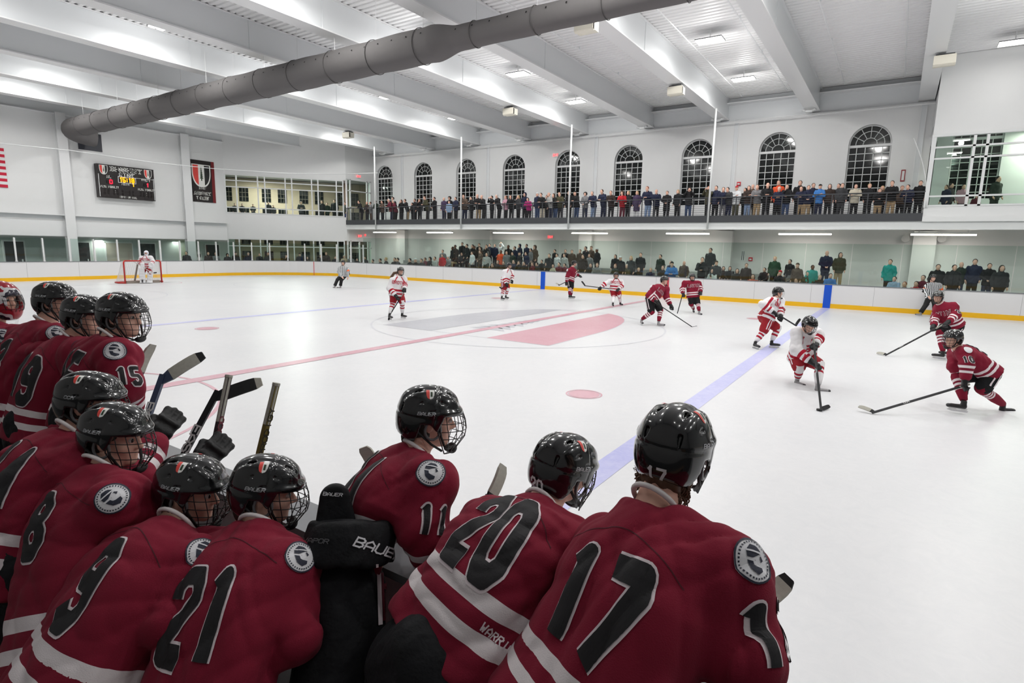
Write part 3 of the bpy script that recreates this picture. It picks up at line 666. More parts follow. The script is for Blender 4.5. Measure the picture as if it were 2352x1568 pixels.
t = MB(); t.box((.34, -.52, 1.0), (.36, -.49, 1.36)); t.box((.34, .49, 1.0), (.36, .52, 1.36)); t.box((.34, -.52, .98), (.36, .52, 1.01)); t.box((.34, -.52, 1.35), (.355, 1.6, 1.37)); t.box((.34, -1.6, .05), (.36, -1.57, 1.42)); t.box((.34, 1.57, .05), (.36, 1.6, 1.42)); t.build('trim_strip', M_frame, sb_)
SHM = [M_txt, mat('shield red', (226, 74, 66), .5), mat('shield white', (236, 236, 232), .5), mat('shield black', (30, 30, 30), .5), mat('shield green', (46, 66, 44), .5)]
for c in (-1.28, 1.28):
    t = MB(); wall_shield(t, pl(c, SH-.06, .004), .46, .56, UY, UZ, np.array((1, 0, 0)), (2, 1, 2, 3, 4)); t.build('crest', SHM, sb_)
bn = thing('school_banner', 'black and maroon cloth banner with a shield hung on the end wall', 'banner', (XE, 7.35, 5.15))
BWd, BHt = 1.92, 2.88
MB().box((.03, -BWd/2, 0), (.045, BWd/2, BHt)).build('cloth', [mat('banner black', (38, 32, 32), .8)], bn)
t = MB()
for s in (-1, 1): t.box((.045, s*(BWd/2-.11)-.11, 0), (.05, s*(BWd/2-.11)+.11, BHt))
t.build('side_band', mat('banner maroon', (120, 32, 36), .8), bn)
t = MB(); wall_shield(t, np.array((.052, 0, BHt-.28)), 1.34, 1.56, UY, UZ, np.array((1, 0, 0)), (2, 1, 2, 3, 4)); t.build('crest', SHM, bn)
t = MB(); flat_text(t, '1645', .14, (.053, 0, .9), UY, UZ, .016, serif=True); flat_text(t, 'ROXBURY', .2, (.053, 0, .5), UY, UZ, .024, serif=True, wr=.55); flat_text(t, 'LATIN', .2, (.053, 0, .17), UY, UZ, .024, serif=True, wr=.55); t.build('lettering', M_txt, bn)
fl = thing('striped_flag', 'flag with red and white stripes on the end wall at the left edge', 'flag', (XE, -4.9, 5.1))
t = MB(); FH = 2.12
for i in range(13):
    z0 = FH*(12-i)/13; t.box((.03, -1.4, z0), (.045, 1.32, z0+FH/13), i % 2)
t.build('cloth', [mat('flag red', (198, 34, 62), .8), mat('flag white', (226, 226, 226), .8)], fl)
t = MB(); t.box((.045, -1.4, FH*6/13), (.05, -.3, FH)); t.build('canton', mat('flag blue', (40, 44, 92), .8), fl)
tag(local(MB().tube([(-33.2, 6.9, .0), (-33.2, 6.9, 1.5), (-33.2, 6.9, 2.05)], [.2, .25, .12], 14).build('yellow_cover', mat('fluorescent yellow', (206, 214, 30), .7), smooth=True)), 'fluorescent yellow cover standing at the end wall under the banner', 'cover')
t = thing('wall_cabinet', 'small white box with a dark screen on the end wall right of the yellow cover', 'cabinet', (-33.5, 7.55, 1.0))
MB().box((0, -.2, 0), (.16, .2, .62)).build('case', M_frame, t); MB().box((.16, -.11, .2), (.17, .11, .42)).build('screen', M_dark, t)
def exit_sign(name, p, rot, lab):
    t = thing(name, lab, 'exit sign', p); t.rotation_euler = (0, 0, rot)
    MB().box((-.17, -.03, -.1), (.17, .03, .1)).build('case', M_frame, t); m = MB(); flat_text(m, 'EXIT', .13, (0, -.034, -.065), (1, 0, 0), (0, 0, 1), .012, wr=.45); m.build('lettering', mat('lit red letters', (255, 40, 50), .5, emit=4.), t)
exit_sign('exit_sign', onx(824, 405, BXL+.06), math.pi/2, 'lit red exit sign high on the corner return wall')
exit_sign('exit_sign', onx(826, 542, BXL+.08), math.pi/2, 'lit red exit sign over the glass doors under the balcony, left one')
exit_sign('exit_sign', ony(838, 540, 17.9), 0, 'lit red exit sign hanging over the glass doors under the balcony, right one')
exit_sign('exit_sign', ony(1277, 356, YW-.05), 0, 'lit red exit sign at the shoulder of an arched window')
exit_sign('exit_sign', ony(1265, 544, YW-.05), 0, 'lit red exit sign on the block wall below the balcony')
for px_, py_, lab in ((1724, 595, 'red fire alarm box on the block wall behind the stands'), (1697, 422, 'red fire alarm box on the wall behind the balcony crowd')):
    p = ony(px_, py_, YW-.04); tag(local(MB().box((p[0]-.1, YW-.08, p[2]-.1), (p[0]+.1, YW, p[2]+.1)).box((p[0]-.06, YW-.1, p[2]-.05), (p[0]+.06, YW-.08, p[2]+.03), 1).build('fire_alarm', [M_red, M_frame])), lab, 'fire alarm')
p = ony(2074, 403, YW-.04); t = thing('wall_sign', 'narrow upright red and white sign right of the last arched window', 'sign', (p[0], YW, p[2]-.28))
MB().box((-.09, -.03, 0), (.09, 0, .56)).build('plate', mat('sign red', (150, 60, 66), .6), t); MB().box((-.05, -.034, .06), (.05, -.03, .5)).build('panel', M_frame, t)
p = ony(1706, 587, YW-.04); t = thing('wall_sign', 'narrow upright white sign beside the fire alarm behind the stands', 'sign', (p[0], YW, p[2]-.3))
MB().box((-.1, -.03, 0), (.1, 0, .6)).build('plate', M_frame, t); MB().box((-.06, -.034, .05), (-.03, -.03, .55)).build('mark', M_dark, t); MB().box((.03, -.034, .05), (.06, -.03, .55)).build('mark', M_dark, t)
for i, px_ in enumerate((2080, 2163)):
    p = ony(px_, 548, YW-.4); tag(local(MB().tube([(p[0], p[1], p[2]), (p[0], p[1]+.3, p[2])], .17, 16).build('wall_speaker', mat('pale grey plastic', (176, 176, 174), .6), smooth=False)), 'round grey speaker under the balcony %s of the rightmost pier' % ('left', 'right')[i], 'speaker')
# ------------------------------------------------------------------ goal
gt = thing('hockey_goal', 'red framed ice hockey goal with white net at the left end', 'goal', (-GX, 0, 0))
M_pipe = mat('red goal pipe', (186, 40, 36), .4); M_pad = mat('grey base pad', (150, 140, 130), .7)
for s in (-1, 1): MB().tube([(0, s*.945, 0), (0, s*.945, 1.15), (0, s*.9, 1.235)], .04, 10).build('post', M_pipe, gt, smooth=True)
MB().tube([(0, -.9, 1.235), (0, .9, 1.235)], .04, 10).build('crossbar', M_pipe, gt, smooth=True)
base = [(0, -.945, .04), (-.35, -1.15, .04), (-.8, -1.1, .04), (-1.1, -.7, .04), (-1.12, 0, .04), (-1.1, .7, .04), (-.8, 1.1, .04), (-.35, 1.15, .04), (0, .945, .04)]
MB().tube(base, .045, 8).build('base_frame', M_pipe, gt, smooth=True)
MB().tube([(-.1, -.02, 1.2), (-.55, -.02, 1.0), (-1.1, 0, .05)], .045, 8).build('center_support', M_pad, gt, smooth=True)
MB().box((-.02, -.85, .0), (-.14, .85, .14)).build('pad', M_pad, gt)
tb = [(0, -.9, 1.22), (-.3, -.95, 1.2), (-.5, -.7, 1.18), (-.55, 0, 1.18), (-.5, .7, 1.18), (-.3, .95, 1.2), (0, .9, 1.22)]
mb = MB()
def lerp(P, t): t = t*(len(P)-1); i = min(int(t), len(P)-2); f = t-i; return np.array(P[i])*(1-f)+np.array(P[i+1])*f
for t in np.linspace(0, 1, 46): mb.tube([lerp(tb, t), (lerp(tb, t)+lerp(base, t))/2, lerp(base, t)], .005, 3, caps=False)
for h in np.linspace(0, 1, 18): mb.tube([lerp(tb, t)*(1-h)+lerp(base, t)*h for t in np.linspace(0, 1, 24)], .005, 3, caps=False)
for t in np.linspace(0, .5, 9): mb.tube([lerp(tb, t), lerp(tb, 1-t)], .005, 3, caps=False)
mb.build('net', mat('white net cord', (224, 224, 222), .8), gt)
# ------------------------------------------------------------------ bleachers and bench area
bl = thing('bleachers', 'grey stepped bleachers behind the far glass, tall left section', 'bleachers', (-4, 15, 0)); b2 = thing('bleachers', 'grey stepped bleachers behind the far glass, low right section', 'bleachers', (13, 15, 0))
for k in range(6): MB().box((-18.5, -.3+.62*k, -.03), (8.6, 3.6 if k == 5 else .32+.62*k, .25*k)).build('tier', mat('bleacher grey', (150, 152, 150), .7), bl)
for k in range(4): MB().box((-8.3, -.3+.62*k, -.03), (10, 3.6 if k == 3 else .32+.62*k, .25*k)).build('tier', mat('bleacher grey', (150, 152, 150), .7), b2)
M_bench = mat('bench wood', (120, 96, 72), .6)
struct(MB().box((1.0, -18.5, -.03), (16, -13.9, .12)).build('floor_bench', M_rubber))
bt = thing('players_bench', 'long low players bench behind the near boards', 'bench', (8, -15.1, .12))
MB().box((-5.5, -.17, .42), (4.0, .17, .47)).build('seat', M_bench, bt)
for x in (-5, -2, 1, 3.6): MB().box((x-.03, -.15, 0), (x+.03, .15, .42)).build('leg', M_dark, bt)
# ================================================================== sculpting by distance fields
def rc(P, a, b, r1, r2):
    a = np.asarray(a, float); b = np.asarray(b, float); ba = b-a; L = ba @ ba+1e-12
    t = np.clip(((P-a) @ ba)/L, 0, 1); return np.linalg.norm(P-a-t[:, None]*ba, axis=1)-(r1+(r2-r1)*t)
def ell(P, c, r, R=None):
    q = P-np.asarray(c, float)
    if R is not None: q = q @ R
    r = np.asarray(r, float); k0 = np.linalg.norm(q/r, axis=1); k1 = np.linalg.norm(q/(r*r), axis=1)+1e-9
    return k0*(k0-1)/k1
def rbox(P, c, h, rad, R=None):
    q = P-np.asarray(c, float)
    if R is not None: q = q @ R
    q = np.abs(q)-(np.asarray(h, float)-rad); return np.linalg.norm(np.maximum(q, 0), axis=1)+np.minimum(q.max(1), 0)-rad
def smin(a, b, k): h = np.clip(.5+.5*(b-a)/k, 0, 1); return b+(a-b)*h-k*h*(1-h)
def smax(a, b, k): return -smin(-a, -b, k)
def sstep(a, b, x): t = np.clip((x-a)/(b-a), 0, 1); return t*t*(3-2*t)
def fold_noise(P, amp, seed=0, sc=1.):
    r = np.random.RandomState(seed); o = np.zeros(len(P)); w = P+.03*np.sin(P[:, [1, 2, 0]]*9*sc+seed)
    for f, a in ((11, 1.), (17, .7), (26, .5), (39, .3)):
        k = r.randn(3); k /= np.linalg.norm(k); ph = r.rand()*6.28
        s = np.sin(w @ k*f*sc+ph+1.2*np.sin(w @ np.roll(k, 1)*f*.6*sc)); o += a*(1-np.abs(s))**2
    return amp*(o-.8)
def iso(fn, lo, hi, cell, smooth=1):
    """surface of fn(P)=0 inside the box lo..hi (narrow band surface nets) -> verts, quads"""
    lo = np.asarray(lo, float); B = 4; nb = np.ceil((np.asarray(hi)-lo)/(cell*B)).astype(int)+1
    g = [lo[k]+cell*(B*np.arange(nb[k])+(B-1)/2) for k in range(3)]
    C = np.stack(np.meshgrid(*g, indexing='ij'), -1).reshape(-1, 3); dc = fn(C)
    near = np.abs(dc) < cell*B*1.25+cell*1.5
    D = np.where(dc > 0, 1., -1.).reshape(nb); D = D.repeat(B, 0).repeat(B, 1).repeat(B, 2)
    off = (np.stack(np.meshgrid(*[np.arange(B)]*3, indexing='ij'), -1).reshape(-1, 3)-(B-1)/2)*cell
    ib = np.argwhere(near.reshape(nb)); P = (C[near][:, None]+off[None]).reshape(-1, 3); d = fn(P)
    ii = (ib[:, None]*B+np.stack(np.meshgrid(*[np.arange(B)]*3, indexing='ij'), -1).reshape(-1, 3)[None]).reshape(-1, 3)
    D[ii[:, 0], ii[:, 1], ii[:, 2]] = d
    n = np.array(D.shape); S = D < 0
    cnt = np.zeros(n-1, np.int8)
    for i in (0, 1):
        for j in (0, 1):
            for k in (0, 1): cnt += S[i:n[0]-1+i, j:n[1]-1+j, k:n[2]-1+k]
    cells = np.argwhere((cnt > 0) & (cnt < 8)); idx = -np.ones(n-1, np.int64); idx[tuple(cells.T)] = np.arange(len(cells))
    acc = np.zeros((len(cells), 3)); w = np.zeros(len(cells))
    corner = [(i, j, k) for i in (0, 1) for j in (0, 1) for k in (0, 1)]
    for a in corner:
        for ax in range(3):
            if a[ax]: continue
            b = list(a); b[ax] = 1; A = cells+a; Bc = cells+b
            da, db = D[tuple(A.T)], D[tuple(Bc.T)]; m = (da < 0) != (db < 0); t = np.where(m, da/(da-db+1e-12), 0)
            p = np.array(a, float)[None]+np.zeros((len(cells), 3)); p[:, ax] = t; acc += p*m[:, None]; w += m
    V = lo+cell*(cells+acc/np.maximum(w, 1)[:, None]); F = []
    for ax in range(3):
        u, v = (ax+1) % 3, (ax+2) % 3; sl = [slice(None)]*3; sl[ax] = slice(0, -1); sm = [slice(None)]*3; sm[ax] = slice(1, None)
        e = np.argwhere(S[tuple(sl)] != S[tuple(sm)]); e = e[(e[:, u] > 0) & (e[:, v] > 0) & (e[:, u] < n[u]-1) & (e[:, v] < n[v]-1)]
        du = np.eye(3, dtype=int)[u]; dv = np.eye(3, dtype=int)[v]
        q = np.stack([idx[tuple((e-du-dv).T)], idx[tuple((e-dv).T)], idx[tuple(e.T)], idx[tuple((e-du).T)]], 1)
        ins = S[tuple(e.T)]; q[~ins] = q[~ins][:, ::-1]; F.append(q)
    F = np.concatenate(F); F = F[(F >= 0).all(1)]
    lab = np.arange(len(V)); E = np.concatenate([F[:, [k, (k+1) % 4]] for k in range(4)])
    while True:
        o = lab.copy(); np.minimum.at(lab, E[:, 0], lab[E[:, 1]]); np.minimum.at(lab, E[:, 1], lab[E[:, 0]]); lab = lab[lab]; lab = lab[lab]
        if (o == lab).all(): break
    c = np.bincount(lab, minlength=len(V)); keep = c[lab] > .08*len(V); F = F[keep[F[:, 0]]]; new = np.cumsum(keep)-1; V = V[keep]; F = new[F]
    for _ in range(smooth):
        s = np.zeros_like(V); c = np.zeros(len(V))
        for k in range(4):
            a, b = F[:, k], F[:, (k+1) % 4]; np.add.at(s, a, V[b]); np.add.at(c, a, 1); np.add.at(s, b, V[a]); np.add.at(c, b, 1)
        V = V*.5+.5*s/np.maximum(c, 1)[:, None]
    return V, F
def mesh_np(name, V, F, mats, st=None):
    me = bpy.data.meshes.new(name); me.vertices.add(len(V)); me.vertices.foreach_set('co', np.asarray(V, np.float32).ravel())
    F = np.asarray(F); me.loops.add(F.size); me.loops.foreach_set('vertex_index', F.astype(np.int32).ravel())
    me.polygons.add(len(F)); me.polygons.foreach_set('loop_start', np.arange(0, F.size, F.shape[1], dtype=np.int32)); me.polygons.foreach_set('loop_total', np.full(len(F), F.shape[1], np.int32))
    me.polygons.foreach_set('use_smooth', np.ones(len(F), bool))
    for m in (mats if isinstance(mats, (list, tuple)) else [mats]): me.materials.append(m)
    if st is not None: me.attributes.new('st', 'FLOAT', 'POINT').data.foreach_set('value', np.asarray(st, np.float32))
    me.update(calc_edges=True); return me
def frame(fwd, up):
    """columns right, forward, up"""
    f = np.asarray(fwd, float); f = f/np.linalg.norm(f); r = np.cross(f, up); r /= np.linalg.norm(r); return np.stack([r, f, np.cross(r, f)], 1)
def mat4(R, p):
    m = Matrix.Identity(4)
    for i in range(3):
        for j in range(3): m[i][j] = R[i][j]
        m[i][3] = p[i]
    return m
def place(o, parent, R, p, s=1.):
    o.parent = parent; m = mat4(np.asarray(R)*s, np.asarray(p, float)-np.array(parent.matrix_world.translation if False else parent.location)); o.matrix_local = m; return o
# ------------------------------------------------------------------ materials of people and gear
M_skin = mat('skin', (226, 180, 160), .55, noise=.06, nscale=30, spec=.35); M_skin2 = mat('brown skin', (120, 80, 60), .55)
M_hairb = mat('dark brown hair', (40, 28, 22), .55); M_hairm = mat('brown hair', (86, 58, 38), .55)
M_helm = mat('glossy black helmet shell', (13, 14, 16), .16, spec=.5, coat=.6); M_helmp = mat('black helmet padding', (12, 12, 13), .7)
M_wire = mat('black cage wire', (20, 20, 24), .35, spec=.5); M_strap = mat('black strap', (14, 14, 15), .6); M_clearp = glass_mat('clear visor', (240, 240, 240), .94)
M_pantk = mat('black pants nylon', (21, 22, 25), .75, spec=.25, bump=.35, bscale=30); M_pantr = mat('red pants nylon', (150, 24, 36), .7, spec=.3, bump=.2, bscale=30)
M_glove = mat('black glove leather', (16, 16, 18), .55, spec=.35, bump=.2, bscale=50); M_gw = mat('white glove trim', (214, 214, 214), .5); M_gold = mat('gold palm', (150, 128, 84), .7)
M_boot = mat('black skate boot', (22, 20, 22), .4); M_hold = mat('white blade holder', (226, 226, 226), .4); M_blade = mat('steel blade', (190, 192, 196), .2, metal=1.)
M_collar = mat('white collar', (222, 216, 216), .8); M_wnum = mat('white number trim', (226, 214, 218), .7); M_knum = mat('black number twill', (22, 20, 24), .75); M_maroon = mat('maroon twill', (118, 28, 48), .8)
M_crim = mat('crimson twill', (172, 30, 52), .8); M_tape = mat('worn white tape', (168, 166, 156), .85, noise=.18, nscale=60); M_ktape = mat('black tape', (24, 24, 26), .85); M_shaft = mat('black composite shaft', (30, 31, 34), .6, spec=.3)
M_patchw = mat('patch white', (222, 222, 226), .7); M_patchk = mat('patch navy', (34, 38, 56), .7)
M_seam = mat('dark maroon seam', (74, 16, 30), .85); M_refo = mat('orange arm band', (240, 104, 40), .7)
MAR = (126, 26, 48); WHT = (228, 220, 222); CRI = (164, 28, 48); OFF = (226, 224, 226)
CL_mar = ramp_mat('maroon jersey knit', [(0, MAR), (.075, WHT), (.112, MAR), (.152, WHT), (.19, MAR)], sheen=.03)
CL_whi = ramp_mat('white jersey knit', [(0, OFF), (.045, CRI), (.09, OFF), (.14, CRI), (.2, OFF)])
SO_mar = ramp_mat('maroon striped sock', [(0, MAR), (.13, WHT), (.17, MAR), (.2, WHT), (.24, MAR), (.27, WHT), (.31, MAR)])
SO_whi = ramp_mat('white striped sock', [(0, OFF), (.16, CRI), (.205, OFF), (.25, CRI), (.295, OFF)])
# ------------------------------------------------------------------ shared gear meshes (local axes: x right, y forward, z up)
def helmet_sdf(P):
    x, y, z = P.T; ax = np.abs(x)
    d = (((ax/.113)**2.3+(np.abs(y+.004)/.140)**2.3+(np.abs(z-.012)/.132)**2.3)**(1/2.3)-1)*.118
    d -= .007*np.exp(-((ax-.0)/.036)**4)*sstep(.06, .12, z)                        # crown panel
    d -= .006*np.exp(-((ax-.062)/.018)**2)*sstep(.05, .1, z)                        # shoulder ridges
    band = z-(.052+.10*np.clip(y, -.1, .13)*.25); d -= .006*np.exp(-(band/.014)**2)*sstep(-.1, .02, y)      # side wing
    d += .004*np.exp(-((y-.012-.12*(z-.05))/.0035)**2)                              # joint of the two shells
    d += .004*np.exp(-((z-.03+.04*y)/.006)**2)*sstep(-.02, -.07, y)                   # rear groove
    d -= .004*sstep(.085, .13, y)*np.exp(-((z-.052)/.016)**2)                        # brow
    zc = np.where(y > .055, .040, np.where(y > .028, .04-(.055-y)/.027*.065, np.where(y > -.045, .004-.03*sstep(-.01, .028, y), np.where(y > -.06, .004-(-.045-y)/.015*.075, -.082+.02*sstep(-.07, -.13, y)))))
    cut = zc-z
    inn = ell(P, (0, -.004, .0), (.094, .122, .115))
    d = smax(d, cut, .006); d = smax(d, -inn, .006)
    for vx, vy, vz, dx_, dy_, dz_, rr in ((.04, .07, .128, 0, .035, -.018, .009), (.04, -.055, .13, 0, -.03, -.018, .009), (.088, .035, .098, .004, .028, -.006, .007), (.09, -.045, .095, .004, -.028, -.01, .007), (.05, -.118, .075, 0, -.004, -.03, .008), (.106, -.01, .06, .002, .03, .004, .006)):
        for s in (-1, 1): d = smax(d, -rc(P, (s*vx, vy, vz), (s*(vx+dx_), vy+dy_, vz+dz_), rr, rr*.6), .004)
    return d
def helmet_mesh(cell): V, F = iso(helmet_sdf, (-.14, -.17, -.1), (.14, .17, .17), cell, 1); return V, F
HV, HF = helmet_mesh(.0045); ME_helm = mesh_np('helmet', HV, HF, M_helm); BV_helm = bvh_of(HV, HF)
hv, hf = helmet_mesh(.011); ME_helm_s = mesh_np('helmet', hv, hf, M_helm)
V_, F_ = iso(lambda P: smax(ell(P, (0, -.004, .0), (.0965, .1245, .1175)), .0+np.where(P[:, 1] > .05, .03, np.where(P[:, 1] > -.05, .012, -.06))-P[:, 2], .01), (-.13, -.15, -.09), (.13, .15, .15), .008); ME_liner = mesh_np('padding', V_, F_, M_helmp)
def cage_pt(az, z):
    t = sstep(.05, -.13, np.array([z]))[0]; b = .142+.028*math.sin(min(1, max(0, (.05-z)/.17))*math.pi)-.02*max(0, (-z-.06)/.08)
    a = .104-.020*max(0, (-z-.03)/.1); return (a*math.sin(az), .015+(b-.015)*math.cos(az)+.0, z)
def cage_mb(r, n, nv=9, nh=6):
    mb = MB(); A = math.radians(82)
    for i in range(nh):
        z = .042-.172*i/(nh-1); aa = A*(1-.28*(i/(nh-1))**2); mb.tube([cage_pt(a, z-.012*abs(a)/A*(-1 if i > 2 else 1)*0) for a in np.linspace(-aa, aa, 17)], r*(1.5 if i in (0, nh-1) else 1), n)
    for j in range(nv):
        a = -A*.86+2*A*.86*j/(nv-1); mb.tube([cage_pt(a*(1-.28*k*k/25), .042-.172*k/5) for k in range(6)], r, n)
    for s in (-1, 1): mb.tube([cage_pt(s*A, .042), (s*.106, .03, -.03), cage_pt(s*A*.72, -.13)], r*1.5, n)
    return mb
ME_cage = cage_mb(.0019, 5).build('cage', M_wire, smooth=True).data; ME_cage_s = cage_mb(.0028, 3, 7, 5).build('cage', M_wire).data
for _o in [o for o in COL.objects if o.name.startswith('cage')]: bpy.data.objects.remove(_o)
def strap_mb():
    mb = MB()
    for s in (-1, 1):
        mb.tube([(s*.101, .03, .01), (s*.098, .045, -.045), (s*.07, .075, -.11), (s*.02, .1, -.135)], .0055, 6)
        mb.tube([(s*.098, -.055, -.03), (s*.09, .01, -.085), (s*.065, .06, -.12)], .0055, 6)
    V, F = iso(lambda P: smax(ell(P, (0, .112, -.125), (.042, .026, .024)), -ell(P, (0, .095, -.11), (.036, .026, .024)), .006), (-.06, .07, -.16), (.06, .15, -.09), .006); mb.add(V, F)
    return mb
_t = strap_mb().build('chin_strap', M_strap, smooth=True); ME_strap = _t.data; bpy.data.objects.remove(_t)
def ear_mb(s):
    mb = MB()
    for s in (s,):
        ri = [(s*.098, .008+.033*math.cos(t), -.02+.042*math.sin(t)) for t in np.linspace(0, 2*math.pi, 15)[:-1]]; mb.tube(ri, .006, 6, closed=True)
    return mb
ME_ear = []
for s in (-1, 1): _t = ear_mb(s).build('ear_loop', mat('clear ear loop', (96, 98, 100), .3), smooth=True); ME_ear.append(_t.data); bpy.data.objects.remove(_t)
def helm_decal(quads, org, u, v, d, m, name):
    mb = decal(BV_helm, quads, org, u, v, d, .0012, .3); o = mb.build(name, m); me = o.data; bpy.data.objects.remove(o); return me
# crest on both flanks of the crown, brand word on both sides
sh = shield_poly(.034, .046, 6)
ME_crest = []
for s in (-1, 1):
    mb = MB(); d = np.array((s*.8, -.05, .6)); d /= np.linalg.norm(d); u = np.array((0, s*1., 0)); v = np.cross(d, u)*1.; v = v if v[2] > 0 else -v
    for x0, x1, k in ((-.02, -.003, 0), (-.003, .014, 1), (.014, .02, 1), (.001, .009, 2)):
        q = poly_quads(clip_x(sh, x0, x1), .005) if k < 2 else poly_quads([(.001, -.012), (.009, -.012), (.009, -.034), (.001, -.034)][::-1], .006)
        q = [[np.array((c[0], -c[1])) if k < 2 else c for c in qq] for qq in q]
        t = decal(BV_helm, q, np.array((s*.02, -.012, .118)), u, v, d, .0012+.0008*(k == 2), .3); mb.add(t.v, t.f, k)
    o = mb.build('crest', [SHM[1], SHM[2], SHM[4]]); ME_crest.append(o.data); bpy.data.objects.remove(o)
def brand_mesh(txt):
    mb = MB()
    for s in (-1, 1):
        t = decal(BV_helm, stroke_quads(strokes(txt, .0115, 1.0, .3, .25), .0014, .004), (0, -.028, .034), (0, s*1., 0), (0, 0, 1), (s*1., 0, .12), .0012, .3); mb.add(t.v, t.f)
    o = mb.build('brand_lettering', mat('silver print', (170, 172, 176), .4)); me = o.data; bpy.data.objects.remove(o); return me
ME_brand = {k: brand_mesh(k) for k in ('BAUER', 'CCM')}
def helm_number(txt):
    return helm_decal(stroke_quads(strokes(txt, .042, .5, .28), .0042, .006), (0, -.1, -.068), (1, 0, 0), (0, 0, 1), (0, -1., -.05), M_patchw, 'helmet_number')
# --- head (shared field; local axes with origin at the head centre)
def head_sdf(P, ears=True):
    x, y, z = P.T; Q = np.stack([np.abs(x), y, z], 1)
    d = ell(P, (0, -.012, .028), (.077, .098, .098)); d = smin(d, ell(P, (0, .03, -.045), (.060, .066, .078)), .03)
    d = smin(d, ell(P, (0, .072, -.098), (.026, .022, .02)), .025); d = smin(d, rc(Q, (.012, .086, .024), (.044, .072, .024), .014, .012), .014)
    d = smin(d, ell(Q, (.045, .062, -.03), (.02, .02, .018)), .02)
    d = smax(d, -ell(Q, (.031, .100, .004), (.018, .014, .011)), .012)
    d = smin(d, rc(P, (0, .090, .014), (0, .113, -.026), .007, .0115), .010); d = smin(d, ell(Q, (.012, .102, -.031), (.009, .009, .007)), .006)
    d = smin(d, rc(Q, (0, .094, -.058), (.018, .086, -.06), .0065, .004), .006); d = smin(d, rc(Q, (0, .090, -.071), (.016, .084, -.07), .0075, .005), .006)
    d = smax(d, -rc(Q, (0, .102, -.0645), (.02, .09, -.0645), .0022, .0015), .003)
    if ears:
        e = ell(Q, (.079, -.006, -.008), (.011, .02, .032)); e = smax(e, -ell(Q, (.09, .0, -.006), (.008, .011, .02)), .004); d = smin(d, e, .008)
    return smin(d, rc(P, (0, -.03, -.06), (0, -.045, -.135), .056, .056), .02)
# --- glove, skate, goalie pieces
def glove_sdf(P):
    x, y, z = P.T
    d = rbox(P, (0, .03, .012), (.052, .06, .032), .024); d = smin(d, rc(P, (0, -.03, .0), (0, -.12, .0), .052, .068), .02)
    for i, (fx, L) in enumerate(((-.04, .045), (-.0135, .055), (.0135, .053), (.04, .04))):
        f = rc(P, (fx, .085, .016), (fx*1.05, .09+L, -.004), .0165, .0155); f = smin(f, rc(P, (fx*1.05, .09+L, -.006), (fx, .075+L*.5, -.045), .0155, .014), .008); d = smin(d, f, .005)
    t = rc(P, (-.05, .02, -.008), (-.066, .075, -.03), .021, .017); t = smin(t, rc(P, (-.066, .075, -.03), (-.03, .1, -.05), .017, .014), .008); d = smin(d, t, .008)
    d -= .005*np.cos(np.clip((y-.02)/.028, -4, 3)*math.pi)*np.clip(z*30, 0, 1)*(y > -.03); return d
V_, F_ = iso(glove_sdf, (-.11, -.21, -.09), (.11, .19, .09), .0065); ME_glove = mesh_np('glove', V_, F_, M_glove); BV_gl = bvh_of(V_, F_)
V_, F_ = iso(glove_sdf, (-.11, -.21, -.09), (.11, .19, .09), .013); ME_glove_s = mesh_np('glove', V_, F_, M_glove)
t = decal(BV_gl, stroke_quads([np.array(((-.05, -.085), (.05, -.085))), np.array(((-.05, -.045), (-.02, -.02))), np.array(((.05, -.045), (.02, -.02)))], .006, .01), (0, 0, 0), (1, 0, 0), (0, 1, 0), (0, 0, 1), .003, .3)
o = t.build('trim_stripe', M_gw); ME_gtrim = o.data; bpy.data.objects.remove(o)
def boot_sdf(P):
    d = rc(P, (0, -.055, .12), (0, -.05, .27), .047, .05); d = smin(d, rc(P, (0, -.06, .105), (0, .12, .1), .043, .04), .03); d = smin(d, ell(P, (0, .15, .1), (.042, .05, .034)), .02)
    d = smax(d, .068-P[:, 2], .008); return smax(d, P[:, 2]-.235-.15*P[:, 1], .01)
V_, F_ = iso(boot_sdf, (-.09, -.15, .03), (.09, .23, .35), .011); ME_boot = mesh_np('boot', V_, F_, M_boot)
mb = MB(); mb.prism([(-.012, -.12, .07), (-.012, .17, .07), (-.012, .15, .035), (-.012, .07, .03), (-.012, .04, .05), (-.012, -.02, .05), (-.012, -.05, .03), (-.012, -.11, .032)], (0, 0, 0), (.024, 0, 0)); o = mb.build('blade_holder', M_hold); ME_hold = o.data; bpy.data.objects.remove(o)
mb = MB(); mb.prism([(-.002, -.135, .03), (-.002, -.12, .003), (-.002, .12, .0), (-.002, .19, .02), (-.002, .16, .04), (-.002, -.1, .04)], (0, 0, 0), (.004, 0, 0)); o = mb.build('steel_runner', M_blade); ME_run = o.data; bpy.data.objects.remove(o)
mb = MB(); mb.box((-.036, .06, .135), (.036, .13, .15)); mb.tube([(0, .19, .1), (0, .2, .1)], .03, 8)
V_, F_ = iso(lambda P: smax(ell(P, (0, .168, .098), (.045, .042, .037)), .125-P[:, 1], .005), (-.06, .09, .04), (.06, .23, .15), .01); ME_toe = mesh_np('toe_cap', V_, F_, mat('grey toe cap', (44, 44, 48), .5))
def limb(name, parts, mats, parent, st0=None, n=14):
    """sleeve of rings along a list of (point, radius); st = length from the last ring (metres)"""
    pts = [np.asarray(p, float) for p, r in parts]; mb = MB(); mb.tube(pts, [r for p, r in parts], n)
    L = [0.]
    for a, b in zip(pts[:-1], pts[1:]): L.append(L[-1]+np.linalg.norm(b-a))
    mb.at = [L[i] for i in range(len(pts)) for _ in range(n)]
    o = mb.build(name, mats, None, True); return shift(o, parent)
def curve3(a, b, c, n): return [(1-t)**2*np.asarray(a)+2*t*(1-t)*np.asarray(b)+t*t*np.asarray(c) for t in np.linspace(0, 1, n)]
